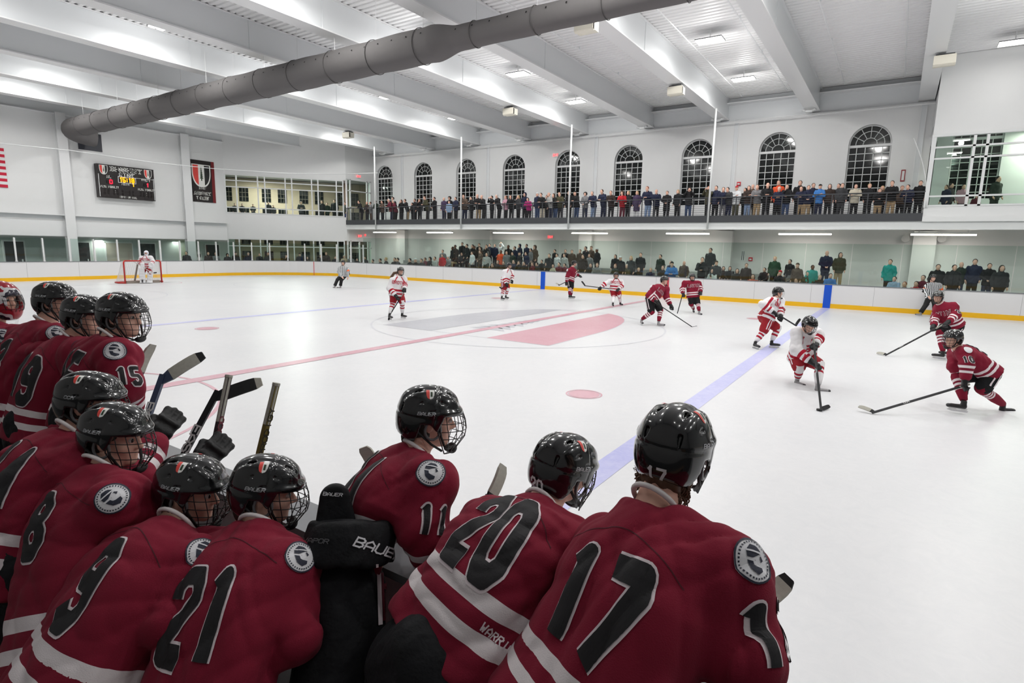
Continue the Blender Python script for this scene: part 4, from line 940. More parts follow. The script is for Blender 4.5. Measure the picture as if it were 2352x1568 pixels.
# ------------------------------------------------------------------ sticks: butt -> heel is the shaft, blade from heel towards toe
def stick(label, butt, heel, toe, shaft=None, blade='white', word=None, wordcol=None, grip=.16, tipcol=None, wpos=.5, knob=True, face=None, group='hockey sticks', wh=.03):
    butt, heel, toe = [np.asarray(p, float) for p in (butt, heel, toe)]
    t = thing('hockey_stick', label, 'hockey stick', (butt+heel)/2, group); d = heel-butt; L = np.linalg.norm(d); d /= L
    b = toe-heel; bl = np.linalg.norm(b); nrm = np.cross(d, b); nrm /= np.linalg.norm(nrm); sd = np.cross(d, nrm)
    shift(MB().beam(butt+d*.0, heel+d*.02, .021, .029, up=nrm*0+sd).build('shaft', shaft or M_shaft), t)
    shift(MB().tube([butt-d*.002, butt+d*.01, butt+d*.014, butt+d*grip], [.019, .0195, .0165, .0165], 8).build('grip_tape', M_tape), t)
    bd_ = b/bl; cv = []
    for i, s in enumerate(np.linspace(0, 1, 9)):
        c = heel-d*.02*(1-s)+bd_*bl*s+nrm*.03*s*s*s-d*.0+(-d)*.0; w = .030+.022*min(1, s*4)-.012*max(0, s-.85)/.15*1.6; cv.append((c, max(.012, w)))
    def piece(i0, i1, m, nm, th):
        mb = MB(); V = []; up = -(d-bd_*(d @ bd_)); up /= np.linalg.norm(up)
        for c, w in cv[i0:i1+1]:
            for a, q in ((-1, -1), (1, -1), (1, 1), (-1, 1)): V.append(c+nrm*a*th/2+up*q*w/2*1.25)
        n = i1-i0+1; F = [(0, 1, 2, 3), tuple(4*(n-1)+k for k in (3, 2, 1, 0))]
        for i in range(n-1):
            for k in range(4): F.append((4*i+k, 4*i+4+k, 4*i+4+(k+1) % 4, 4*i+(k+1) % 4))
        mb.add(V, F); shift(mb.build(nm, m), t)
    M = {'white': M_tape, 'black': M_ktape, 'bare': M_shaft}[blade]; T = {'black': M_ktape, 'white': M_tape, None: M}[tipcol]
    piece(0, 2, shaft or M_shaft, 'blade_heel', .012); piece(2, 7, M, 'blade_tape', .014); piece(7, 8, T, 'blade_tip', .0125)
    if word:
        fc = np.asarray(face if face is not None else CAM-(butt+heel)/2, float); fc -= d*(fc @ d); fc /= np.linalg.norm(fc)
        if abs(fc @ nrm) > abs(fc @ sd): fc = nrm*np.sign(fc @ nrm); hh = .0155
        else: fc = sd*np.sign(fc @ sd); hh = .0165
        v = np.cross(fc, -d); org = butt+d*L*wpos+fc*hh-v*wh*.36
        mb = MB(); flat_text(mb, word, wh*.72, org, -d, v, wh*.09, wr=1.2, gap=.3); shift(mb.build('lettering', wordcol or M_gw), t)
    return t
# ================================================================== hockey players
def unit(v): v = np.asarray(v, float); return v/(np.linalg.norm(v)+1e-12)
class Spine:
    def __init__(s, a, c, b, lat0, lat1, wv, dv, n=14):
        s.t = np.linspace(0, 1, n); s.c = np.array([(1-t)**2*a+2*t*(1-t)*c+t*t*b for t in s.t])
        tg = np.gradient(s.c, axis=0); s.tan = tg/np.linalg.norm(tg, axis=1)[:, None]
        l = np.array([unit(lat0)*(1-t)+unit(lat1)*t for t in s.t]); l -= s.tan*(l*s.tan).sum(1)[:, None]; s.lat = l/np.linalg.norm(l, axis=1)[:, None]
        s.fwd = np.cross(s.tan, s.lat); s.w = np.interp(s.t, *zip(*wv)); s.d = np.interp(s.t, *zip(*dv))
        s.len = np.linalg.norm(np.diff(s.c, axis=0), axis=1).sum()
    def coords(s, P):
        best = np.full(len(P), 1e9); T = np.zeros(len(P)); n = len(s.t)
        for k in range(n-1):
            a, b = s.c[k], s.c[k+1]; ba = b-a; u = np.clip(((P-a) @ ba)/(ba @ ba), 0, 1); dd = ((P-a-u[:, None]*ba)**2).sum(1)
            m = dd < best; best[m] = dd[m]; T[m] = (k+u[m])/(n-1)
        return T
    def ip(s, A, T): return np.stack([np.interp(T, s.t, A[:, i]) for i in range(3)], 1)
    def sdf(s, P, p=2.35):
        T = s.coords(P); q = P-s.ip(s.c, T); l = s.ip(s.lat, T); f = s.ip(s.fwd, T); tn = s.ip(s.tan, T)
        w = np.interp(T, s.t, s.w); d = np.interp(T, s.t, s.d); a = np.abs((q*l).sum(1)); b = np.abs((q*f).sum(1)); e = np.abs((q*tn).sum(1))
        r = np.hypot(a, b)+1e-9; g = ((a/w)**p+(b/d)**p)**(1/p)+1e-9
        v = r*(1-1/np.maximum(g, .15)); e = np.where((T < 1e-6) | (T > 1-1e-6), e, 0)
        return np.where(e > 0, np.hypot(np.maximum(v, 0), e)+np.minimum(v, 0)*(e < .003), v)
    def at(s, t): T = np.array([t]); return s.ip(s.c, T)[0], s.ip(s.lat, T)[0], s.ip(s.fwd, T)[0], s.ip(s.tan, T)[0]
def bounds(pts, pad): P = np.array(pts); return P.min(0)-pad, P.max(0)+pad
def player(label, J, kit, cell=.011, number=None, sleeve=None, chest=None, headwear='helmet', helmnum=None, hair=None, patch=None, folds=.016, group=None, name='hockey_player', brand='BAUER', skin=None, big=True, legs=True, seed=1, sz=1., pants_fn=None, fist=False, band=False, tail=None):
    """J: joints in world metres. kit: dict of cloth materials"""
    foot = J['foot']; root = thing(name, label, 'hockey player' if name != 'referee' else 'referee', foot, group)
    g = lambda k: np.asarray(J[k], float)
    head, neck, pel, shL, shR = g('head'), g('neck'), g('pel'), g('shL'), g('shR'); lat = unit(shR-shL); hl = unit(g('hipR')-g('hipL')) if 'hipL' in J else lat
    Rh = frame(J['hf'], J.get('hu', (0, 0, 1))); Rh[:, 0] *= 1
    ctrl = g('mid') if 'mid' in J else (pel+neck)/2
    hem = pel-unit(neck-pel)*.06*sz if 'hem' not in J else g('hem')
    k = sz*kit.get('bulk', 1.)
    sp = Spine(hem, ctrl, neck+unit(neck-pel)*.0, hl, lat, [(0, .265*k*kit.get('hemw', 1)), (.25, .235*k*kit.get('hemw', 1)), (.45, .235*k), (.6, .235*k), (.82, .20*k), (.94, .115*k), (1, .082*k)], [(0, .185*k*kit.get('hemw', 1)), (.25, .165*k*kit.get('hemw', 1)), (.45, .16*k), (.6, .160*k), (.82, .135*k), (.94, .095*k), (1, .075*k)])
    arms = []
    for s, sh in (('L', shL), ('R', shR)):
        el, ha = g('el'+s), g('ha'+s); arms.append((sh, el, el+(ha-el)*(.72 if not fist else .86), ha))
    ar = kit.get('arm', 1.)*sz
    def arm_d(P, a):
        sh, el, cu, ha = a; d = smin(rc(P, sh, el, .104*ar, .088*ar), rc(P, el, cu, .088*ar, .074*ar), .05); return smin(d, ell(P, el, (.094*ar,)*3), .03)
    def torso_d(P):
        d = sp.sdf(P)
        for sh in (shL, shR): d = smin(d, rc(P, neck+(sh-neck)*.25-unit(neck-pel)*.03, sh-unit(neck-pel)*.01, .082*k, .108*k), .07)
        return d
    def jersey(P):
        d = smin(torso_d(P), smin(arm_d(P, arms[0]), arm_d(P, arms[1]), .02), .045)
        return d+(fold_noise(P, folds, seed, 1/sz) if folds else 0)
    lo, hi = bounds([hem, neck, shL, shR]+[p for a in arms for p in a[:3]], .3*k)
    V, F = iso(jersey, lo, hi, cell, 1)
    dt = torso_d(V); st = sp.coords(V)*sp.len; da = np.full(len(V), 9.)
    for a in arms:
        q = arm_d(V, a); m = (q < dt+.004) & (q < da); L = np.linalg.norm(a[2]-a[1]); La = np.linalg.norm(a[1]-a[0])
        ba = a[2]-a[1]; t1 = ((V-a[1]) @ ba)/(ba @ ba); bb = a[1]-a[0]; t0 = ((V-a[0]) @ bb)/(bb @ bb)
        dist = np.where(t1 > .0, (1-t1)*L, L+np.clip(1-t0, 0, 1)*La)+.0; st = np.where(m, np.maximum(dist+.03, 0), st); da = np.where(m, q, da)
    if kit.get('refst'): st = .5+(V-pel) @ lat
    jo = obj('jersey', mesh_np('jersey', V-np.array(foot), F, kit['jersey'], np.clip(st, 0, .99)), root)
    BV = bvh_of(V, F)
    def lay(quads, org, u, v, d, off, m, nm, far=.5):
        mb = decal(BV, quads, org, u, v, d, off, far)
        return shift(mb.build(nm, m), root) if mb.f else None
    if number:
        tx, t0, hgt, sl_ = number; w0 = .142*hgt; ol = .0072
        st_ = max(.009, cell); pls = strokes(tx, hgt, .50, .34 if len(tx) > 1 else 0, 0)
        if sl_:
            for p_ in pls: p_[:, 0] += sl_
        def wrap(x, y):
            c, l, f, tn = sp.at(min(.97, max(.02, t0+(y-hgt/2)/sp.len))); a = x/.245; return c, unit(-f*math.cos(a)+l*math.sin(a))
        for w_, o_, m_, nm in ((w0+ol, .003 if big else .008, kit['n_out'], 'back_number_outline'), (w0-.001, .006 if big else .014, kit['n_in'], 'back_number')):
            mb = decal_map(BV, number_quads(pls, w_, st_), wrap, o_, .55)
            if mb.f: shift(mb.build(nm, m_), root)
        if big:
            mb = decal_map(BV, stroke_quads([np.stack([np.linspace(-.3, .3, 40), -1.1*np.linspace(-.3, .3, 40)**2], 1)], .0016, .01), lambda x, y: (lambda q: (q[0], unit(-q[2]*math.cos(x/.25)+q[1]*math.sin(x/.25))))(sp.at(.86+y/sp.len)), .0012, .55)
            if mb.f: shift(mb.build('yoke_seam', M_seam), root)
    if chest:
        tx, t, hgt, m1, m2 = chest; c, l, f, tn = sp.at(t); lay(stroke_quads(strokes(tx, hgt, .62, .3), hgt*.15, .02), c+tn*.0, -l, tn, f, .006, m1, 'chest_lettering_outline'); lay(stroke_quads(strokes(tx, hgt, .62, .3), hgt*.09, .02), c, -l, tn, f, .013, m2, 'chest_lettering')
    if kit.get('piping'):
        c, l, f, tn = sp.at(.80)
        for s in (-1, 1): lay(stroke_quads([np.array([(s*.07, .10), (s*.10, .06), (s*.17, -.05)])], .016, .02), c, -l, tn, f, .01, kit['piping'], 'chest_piping')
    if sleeve:
        for side, tx, hgt in sleeve:
            sh, el, cu, ha = arms[0 if side == 'L' else 1]; v = unit(sh-el); o = lat*(-1 if side == 'L' else 1)
            d = unit(o-v*(o @ v)+J.get('sd', np.zeros(3))); d = unit(d-v*(d @ v)); u = np.cross(v, d); c = sh*.12+el*.88-v*.04; pls = strokes(tx, hgt, .40, .3)
            lay(number_quads(pls, hgt*.115+.006, max(cell, .008)), c, u, v, d, .003 if big else .008, kit['n_out'], 'sleeve_number_outline', .3); lay(number_quads(pls, hgt*.115-.001, max(cell, .008)), c, u, v, d, .006 if big else .013, kit['n_in'], 'sleeve_number', .3)
    if patch:
        for side in patch:
            sh, el, cu, ha = arms[0 if side == 'L' else 1]; o = lat*(-1 if side == 'L' else 1); ax = unit(sh-el)
            d = unit(o*.8-unit(sp.at(.8)[2])*.35+ax*.35+J.get('pd', np.zeros(3))); v = unit(ax-d*(ax @ d)); u = np.cross(v, d); c = sh-v*.01; r = .056
            lay(disc_quads(.001, r, 26, 4), c, u, v, d, .003 if big else .008, M_patchw, 'shoulder_patch', .3)
            if big:
                lay(disc_quads(r*.92, r, 26, 1), c, u, v, d, .005, M_patchk, 'patch_ring', .3); lay(stroke_quads([np.array([(r*.8*math.cos(a), r*.8*math.sin(a)), (r*.8*math.cos(a+.09), r*.8*math.sin(a+.09))]) for a in np.linspace(0, 6.28, 34)], .0022, .006, 0), c, u, v, d, .005, M_patchk, 'patch_lettering', .3)
                for hp in ([(-.38, .12), (-.34, .42), (-.05, .62), (.26, .52), (.42, .22), (.1, .16), (-.12, .1)], [(-.4, .06), (-.14, .02), (-.1, -.22), (.1, -.3), (.3, -.26), (.22, -.52), (-.05, -.58), (-.32, -.36)], [(.26, .12), (.34, .12), (.46, -.08), (.3, -.1)]):
                    lay(poly_quads(np.array(hp)*r*1.1, .005), c, u, v, d, .005, M_patchk, 'patch_emblem', .3)
                lay(stroke_quads([np.array([(-.36, .44), (.4, .24)])*r], .0022, .006), c, u, v, d, .0068, M_patchw, 'patch_emblem_band', .3)
    # collar
    ax = unit(neck-pel); c0 = neck+ax*.028; up = unit(head-neck)
    e1 = unit(lat-up*(lat @ up)); e2 = np.cross(up, e1); rr = .074*k
    ri = [c0+up*(.0-.028*math.sin(t))*1.+e1*math.cos(t)*rr+e2*math.sin(t)*rr*1.02 for t in np.linspace(0, 2*math.pi, 25)[:-1]]
    shift(MB().tube(ri, .0085*k, 7, closed=True).build('collar', kit['collar'], smooth=True), root)
    # body: head, neck and the trunk inside the clothes, one surface
    hs = J.get('hs', 1.)
    def body(P):
        d = head_sdf((P-head)/hs @ Rh)*hs; d = smin(d, rc(P, head-Rh[:, 2]*.07*hs-Rh[:, 1]*.03, neck-ax*.03, .056*hs, .066), .03)
        d = smin(d, rc(P, neck-ax*.1, pel, .09, .1), .04); d = smin(d, smin(rc(P, shL, arms[0][1], .05, .04), rc(P, shR, arms[1][1], .05, .04), .02), .04)
        for a in arms:
            d = smin(d, rc(P, a[1], a[3], .04, .028), .02)
            if fist:
                f = unit(a[3]-a[1]); d = smin(d, rc(P, a[3], a[3]+f*.07, .035, .032), .02)
                for q in (-1.5, -.5, .5, 1.5): d = smin(d, rc(P, a[3]+f*.07+hl*q*.017, a[3]+f*.15+hl*q*.02-np.array((0, 0, .01)), .011, .009), .006)
                d = smin(d, rc(P, a[3]+f*.02-hl*.03, a[3]+f*.08-hl*.055, .012, .01), .008)
        return d
    lo, hi = bounds([head+Rh[:, 2]*.15, head-Rh[:, 2]*.15, head+Rh[:, 1]*.15, head-Rh[:, 1]*.15, neck, pel]+[p for a in arms for p in a], .18)
    bc = max(.0075, cell*.75) if big else max(.013, cell*.9)
    V, F = iso(body, lo, hi, bc, 1); bo = obj('body', mesh_np('body', V-np.array(foot), F, skin or M_skin), root)
    if big:
        for s in (-1, 1):
            e = MB(); c = head+Rh @ np.array((s*.031, .0865, .006))*hs
            vv, ff = ME_eye; e.add([c+Rh @ (np.array(p)*hs) for p in vv], ff); eo = shift(e.build('eye', [M_eyew, M_eyek], smooth=True), root); eo.data.polygons.foreach_set('material_index', [1 if np.mean([vv[i][1] for i in f]) > .0075 else 0 for f in ff])
    hair = hair or M_hairb
    def hair_d(P):
        q = (P-head)/hs @ Rh; d = ell(q, (0, -.028, .0), (.084, .092, .105)); d = smin(d, ell(q, (0, -.065, -.085), (.062, .045, .05 if not tail else .06)), .03)
        if tail == 'long': d = smin(d, ell(q, (0, -.075, -.12), (.07, .042, .075)), .03)
        d = smax(d, q[:, 1]-.02-.3*np.clip(q[:, 2], -.1, .1), .01); d = smax(d, (-.135 if tail != 'long' else -.2)-q[:, 2], .01); e = ell(np.stack([np.abs(q[:, 0]), q[:, 1], q[:, 2]], 1), (.085, .0, -.012), (.03, .028, .04)); d = smax(d, -e, .008)
        return (d+.004*np.sin(q[:, 0]*160+3*np.sin(q[:, 2]*60))*sstep(0, -.06, q[:, 2]))*hs
    V, F = iso(hair_d, head-.2, head+.2, .007 if big else .014); obj('hair', mesh_np('hair', V-np.array(foot), F, hair), root)
    if tail == 'curls':
        mb = MB(); r = random.Random(5)
        for i in range(110):
            a = r.uniform(-1.5, 1.1); z0 = r.uniform(-.11, -.06); R0 = .086; p = []; w = r.uniform(.2, .55) if i % 4 else r.uniform(.6, .8)
            if a > -.6: w *= .4
            for t in np.linspace(0, 1, 8): p.append(head+Rh @ np.array((R0*math.sin(a)*(1+w*.4*t)+.008*math.sin(t*6+i), -R0*math.cos(a)*(1+w*.25*t)-.006, z0-.06*t*(1.2-w)+.03*w*t*t+.004*math.sin(t*7+i*2))))
            mb.tube(p, [.003, .0034, .003, .003, .0026, .002, .0015, .0006], 4)
        shift(mb.build('hair_curls', hair, smooth=True), root)
    elif tail is not None and not isinstance(tail, str):
        shift(MB().tube([head+Rh @ np.array((0, -.08, -.05))]+list(tail), [.04, .05, .045, .012][:len(tail)+1], 8).build('ponytail', hair, smooth=True), root)
    # headgear
    def put(nm, me, par=root):
        o = obj(nm, me); o.parent = par
        if par is root: o.matrix_local = mat4(Rh*hs, head-np.array(foot))
        return o
    if headwear in ('helmet', 'visor', 'ref'):
        h = put('helmet', ME_helm if big else ME_helm_s)
        put('padding', ME_liner, h)
        if headwear == 'helmet': put('cage', ME_cage if big else ME_cage_s, h)
        if headwear == 'visor': put('visor', ME_visor, h)
        if headwear == 'ref': put('visor', ME_halfvisor, h)
        if big:
            for m in ME_ear: put('ear_loop', m, h)
            for m in ME_crest: put('crest', m, h)
            put('brand_lettering', ME_brand[brand], h)
        if helmnum: put('helmet_number', helm_number(helmnum), h)
        put('chin_strap', ME_strap, h)
    elif headwear == 'goalie': put('goalie_mask', J['mask'])
    # pants
    if 'hipL' in J: hips = [(g('hipL'), g('knL')), (g('hipR'), g('knR'))]
    else: hips = [(pel-hl*.11*sz-unit(neck-pel)*.06, pel-hl*.14*sz+np.array((0, 0, -.46))), (pel+hl*.11*sz-unit(neck-pel)*.06, pel+hl*.14*sz+np.array((0, 0, -.46)))]
    pk = kit.get('pbulk', 1.)*sz
    def pants(P):
        d = rc(P, pel-hl*.07*sz, pel+hl*.07*sz, .145*pk, .145*pk)
        for h_, kn in hips: d = smin(d, rc(P, h_, h_+(kn-h_)*.86, .138*pk, .112*pk if pk >= .9 else .09*sz), .05)
        d = smin(d, ell(P, pel-sp.fwd[0]*.05+unit(neck-pel)*.02, (.15*pk,)*3), .04)
        return d+(fold_noise(P, folds*.8, seed+3, 1/sz) if folds else 0)
    lo, hi = bounds([pel]+[p for h_ in hips for p in h_], .25)
    if pants_fn: pants, lo, hi = pants_fn
    V, F = iso(pants, lo, hi, cell*1.1, 1); obj('pants', mesh_np('pants', V-np.array(foot), F, kit['pants']), root); BP = bvh_of(V, F)
    if kit.get('pstripe') and not pants_fn:
        for (h_, kn), s in zip(hips, (-1, 1)):
            v = unit(h_-kn); o = hl*s; d = unit(o-v*(o @ v)); u = np.cross(v, d); L = np.linalg.norm(h_-kn)*.8
            for off in kit['pstripe']:
                mb = decal(BP, stroke_quads([np.array([(off, 0), (off, -L)])], .011, .02), h_+v*.02, u, v, d, .004 if big else .009, .3)
                if mb.f: shift(mb.build('side_stripe', kit['pstripe_m']), root)
    # legs and skates
    if legs:
        for s, (h_, kn) in zip('LR', hips):
            an = g('an'+s) if 'an'+s in J else np.array((kn[0], kn[1], foot[2]+.2)); to = g('to'+s) if 'to'+s in J else np.array(an)+np.array((0, .2, 0))
            ks = unit(an-kn); L = np.linalg.norm(an-kn); Lp = lambda t: kn+(an-kn)*t
            if kit.get('sock'): limb('sock', [(kn-ks*.09*sz, .07*sz), (kn-ks*.03*sz, .088*sz), (kn+ks*.04*sz, .086*sz), (Lp(.3), .074*sz), (Lp(.55), .077*sz), (Lp(.8), .062*sz), (Lp(.97), .05*sz)], kit['sock'], root)
            else: limb('trouser_leg', [(kn-ks*.1, .095*sz), (kn, .09*sz), (Lp(.5), .085*sz), (Lp(1.0), .088*sz)], kit['pants'], root)
            up = J.get('up'+s, -ks if an[2]-foot[2] < .6 else (0, 0, 1)); ft = unit(to-an); R = frame(ft, up); R = np.stack([R[:, 0], R[:, 1], R[:, 2]], 1)
            o = an-R[:, 2]*.18*sz+R[:, 1]*.04*sz; bo_ = obj('skate_boot', ME_boot, root); bo_.matrix_local = mat4(R*sz*.82, o-np.array(foot))
            if kit.get('boot'): bo_.material_slots[0].link = 'OBJECT'; bo_.material_slots[0].material = kit['boot']
            for nm, me in (('blade_holder', ME_hold), ('steel_runner', ME_run), ('toe_cap', ME_toe)): c = obj(nm, me, bo_)
    # gloves
    if not fist and kit.get('glove', True):
        for s, a in zip('LR', arms):
            fw = unit(J.get('hd'+s, a[3]-a[1])); up = unit(J.get('hn'+s, np.cross(fw, lat)*(1 if np.cross(fw, lat)[2] > 0 else -1)+1e-3)); R = frame(fw, up)
            if s == 'L': R = R*np.array((-1, 1, 1))
            gl_ = obj('glove', kit.get('gmesh') or (ME_glove if big else ME_glove_s), root); gl_.matrix_local = mat4(R*sz*1.05, a[3]-np.array(foot))
            if big: t_ = obj('trim_stripe', ME_gtrim, gl_)
    if band:
        for a in arms:
            c = a[0]*.22+a[1]*.78; v = unit(a[1]-a[0]); shift(MB().tube([c-v*.05, c-v*.045, c+v*.045, c+v*.05], [.09*ar, .103*ar, .1*ar, .088*ar], 14).build('arm_band', M_refo, smooth=True), root)
    root['_'] = 1; del root['_']
    return root, sp, BV, BP
_e = bmesh.new(); bmesh.ops.create_uvsphere(_e, u_segments=12, v_segments=10, radius=.0115); bmesh.ops.rotate(_e, verts=_e.verts, cent=(0, 0, 0), matrix=Matrix.Rotation(math.radians(-90), 3, 'X'))
ME_eye = ([tuple(v.co) for v in _e.verts], [tuple(v.index for v in f.verts) for f in _e.faces]); _e.free(); M_eyew = mat('eye white', (220, 214, 208), .3); M_eyek = mat('dark iris', (30, 24, 20), .2)
def visor_mb(z0, z1, nz):
    mb = MB(); V = []; A = math.radians(80); na = 15
    for i in range(nz+1):
        z = z0+(z1-z0)*i/nz
        for j in range(na): p = cage_pt(-A+2*A*j/(na-1), z); V.append((p[0]*1.0, p[1]*.98, p[2]))
    return mb.add(V, [(i*na+j, i*na+j+1, (i+1)*na+j+1, (i+1)*na+j) for i in range(nz) for j in range(na-1)])
o = visor_mb(.045, -.125, 6).build('visor', M_clearp, smooth=True); ME_visor = o.data; bpy.data.objects.remove(o)
o = visor_mb(.045, -.03, 3).build('visor', M_clearp, smooth=True); ME_halfvisor = o.data; bpy.data.objects.remove(o)
KIT_M = dict(jersey=CL_mar, pants=M_pantk, sock=SO_mar, collar=M_collar, n_out=M_wnum, n_in=M_knum, pstripe=(-.035, .035), pstripe_m=M_wnum)
KIT_W = dict(piping=M_crim, jersey=CL_whi, pants=M_pantr, sock=SO_whi, collar=M_crim, n_out=M_crim, n_in=M_crim, pstripe=(-.03, .025), pstripe_m=M_wnum)
# ------------------------------------------------------------------ the bench: joints measured as (frame x, frame y, metres from the lens)
def bench(label, hd, nk, pl_, sl, sr, el_l, el_r, ha_l, ha_r, face, mid=None, hem=None, **kw):
    J = dict(head=at(*hd), neck=at(*nk), pel=at(*pl_), shL=at(*sl), shR=at(*sr), elL=at(*el_l), elR=at(*el_r), haL=at(*ha_l), haR=at(*ha_r))
    yaw, tilt, roll = face; f = np.array((math.sin(yaw)*math.cos(tilt), math.cos(yaw)*math.cos(tilt), math.sin(tilt))); J['hf'] = f
    r = np.array((math.cos(yaw), -math.sin(yaw), 0)); J['hu'] = np.array((0, 0, 1))+r*roll
    if mid: J['mid'] = at(*mid)
    if hem: J['hem'] = at(*hem)
    for k in ('sd', 'pd', 'hs', 'hdL', 'hdR', 'hnL', 'hnR', 'mask'):
        if k in kw: J[k] = kw.pop(k)
    p = J['pel']; J['foot'] = Vector((p[0], p[1]+.02, .12))
    return player(label, J, kw.pop('kit', KIT_M), group='maroon players on the near bench', **kw)
D = math.radians
bench('player with white 17 on the back, nearest and rightmost on the bench, standing', (1548, 1035, 1.78), (1500, 1175, 1.72), (1350, 1690, 1.62), (1392, 1268, 1.86), (1672, 1312, 1.57), (1330, 1460, 1.95), (1702, 1500, 1.50), (1480, 1500, 2.2), (1760, 1640, 1.72), (D(2), D(-6), .05),
      mid=(1455, 1420, 1.60), hem=(1285, 1700, 1.58), number=('17', .52, .245, .01), sleeve=[('R', '17', .13)], patch='R', helmnum='17', hair=M_hairm, tail='curls', seed=3, cell=.009)
r20 = bench('player with white 20 on the back bending over the boards left of number 17', (1292, 1082, 2.2), (1235, 1180, 2.10), (1010, 1520, 1.87), (1120, 1210, 2.22), (1325, 1270, 1.96), (1050, 1330, 2.3), (1310, 1440, 1.95), (1080, 1330, 2.6), (1400, 1440, 2.25), (D(12), D(-14), .1),
      mid=(1150, 1265, 1.92), hem=(1040, 1482, 1.90), number=('20', .60, .215, .03), helmnum='20', seed=5, cell=.0095)
w0, w1 = at(806, 1238, 2.22), at(770, 1650, 2.06); wu = unit(w0-w1); p0 = at(805, 1203, 2.2)
def pants11(P):
    d = rc(P, at(806, 1240, 2.23), at(802, 1268, 2.22), .172, .176); d = smax(d, (at(798, 1292, 2.2)-P) @ wu, .012)
    d = np.minimum(d, rc(P, at(788, 1360, 2.21), w1, .158, .165)); d = smax(d, (P-p0) @ wu-.01, .014)
    return d+fold_noise(P, .012, 4)
r11 = bench('player with 11 on the sleeve leaning right with his hips towards the bench', (985, 962, 2.5), (955, 1050, 2.46), (810, 1310, 2.26), (905, 1100, 2.66), (985, 1112, 2.30), (940, 1210, 2.75), (972, 1215, 2.24), (1040, 1290, 2.85), (1010, 1330, 2.36), (D(42), D(-6), 0),
      mid=(865, 1160, 2.44), hem=(806, 1322, 2.25), kit=dict(KIT_M, hemw=.5), number=('11', .60, .22, 0), sleeve=[('R', '11', .10)], patch='R', helmnum='B', seed=8, cell=.0095, pants_fn=(pants11, np.minimum(w0, w1)-.3, np.maximum(w0, w1)+.3))
def on_cloth(root, BV, text, p, a, b, h, m, nm, wr=1.0, slant=.2, hw=None, off=.004):
    """lettering sewn on a cloth surface; p centre, a..b reading direction (frame points)"""
    o = at(*p); u = unit(at(b[0], b[1], p[2])-at(a[0], a[1], p[2])); d = -unit(ray(p[0], p[1])); u = unit(u-d*(u @ d)); v = np.cross(d, u)
    mb = decal(BV, stroke_quads(strokes(text, h, wr, .3, slant), hw or h*.1, .008), o, u, v, d, off, .5)
    if mb.f: shift(mb.build(nm, m), root)
on_cloth(r20[0], r20[2], 'WARRIOR', (1142, 1478, 1.75), (1112, 1452), (1172, 1505), .022, M_wnum, 'hem_lettering', .6, .1)
on_cloth(r11[0], r11[3], 'BAUER', (868, 1270, 2.1), (830, 1256), (915, 1284), .03, M_patchw, 'waistband_lettering'); on_cloth(r11[0], r11[3], 'VAPOR', (725, 1246, 2.1), (700, 1244), (760, 1248), .014, mat('faint print', (96, 96, 98), .6), 'waistband_print')
def bar(root, BV, p, q, dpt, hw, m, nm):
    o = at((p[0]+q[0])/2, (p[1]+q[1])/2, dpt); L = np.linalg.norm(at(p[0], p[1], dpt)-at(q[0], q[1], dpt)); v = unit(at(p[0], p[1], dpt)-at(q[0], q[1], dpt)); d = -unit(ray((p[0]+q[0])/2, (p[1]+q[1])/2)); v = unit(v-d*(v @ d)); u = np.cross(v, d)
    mb = decal(BV, stroke_quads([np.array([(0, -L/2), (0, L/2)])], hw, .01, 0), o, u, v, d, .004, .5)
    if mb.f: shift(mb.build(nm, m), root)
bar(r11[0], r11[3], (868, 1300), (872, 1430), 2.1, .008, M_wnum, 'side_stripe'); bar(r11[0], r11[3], (889, 1302), (894, 1420), 2.1, .026, M_maroon, 'side_panel'); bar(r11[0], r11[3], (910, 1306), (914, 1395), 2.1, .005, M_wnum, 'side_stripe')
kc = at(770, 1168, 2.2); kR = frame(unit(ray(770, 1168)+np.array((0, 0, .25))), (0, 0, 1))
V_, F_ = iso(lambda P: smax(rc((P-kc) @ kR*np.array((1, .2, 1)), (0, 0, .035), (0, 0, -.09), .058, .082), np.abs(((P-kc) @ kR)[:, 1]-.02)-.028, .02), kc-.2, kc+.2, .008); o_ = obj('kidney_pad', mesh_np('kidney_pad', V_-np.array(r11[0].location), F_, M_pantk), r11[0]); bk = bvh_of(V_, F_)
on_cloth(r11[0], bk, 'BAUER', (764, 1138, 2.05), (740, 1137), (790, 1140), .011, M_patchw, 'pad_lettering')
bench('player with white 21 on the back, between numbers 9 and 11', (612, 1128, 2.3), (592, 1225, 2.22), (485, 1640, 1.96), (478, 1278, 2.27), (658, 1306, 2.10), (470, 1420, 2.4), (672, 1450, 2.0), (600, 1420, 2.7), (760, 1500, 2.3), (D(44), D(-10), 0),
      mid=(535, 1370, 2.02), hem=(430, 1800, 1.86), number=('21', .52, .235, .03), patch='R', seed=11, cell=.0095)
bench('player with white 9 on the back, low front row of the bench', (438, 1126, 2.36), (395, 1215, 2.27), (190, 1545, 2.02), (272, 1258, 2.35), (435, 1296, 2.14), (300, 1420, 2.5), (395, 1420, 2.02), (400, 1400, 2.8), (480, 1440, 2.3), (D(56), D(-10), 0),
      mid=(285, 1345, 2.08), hem=(140, 1640, 1.98), number=('9', .55, .235, .02), patch='R', seed=14, cell=.0095, kit=dict(KIT_M, pbulk=.8))
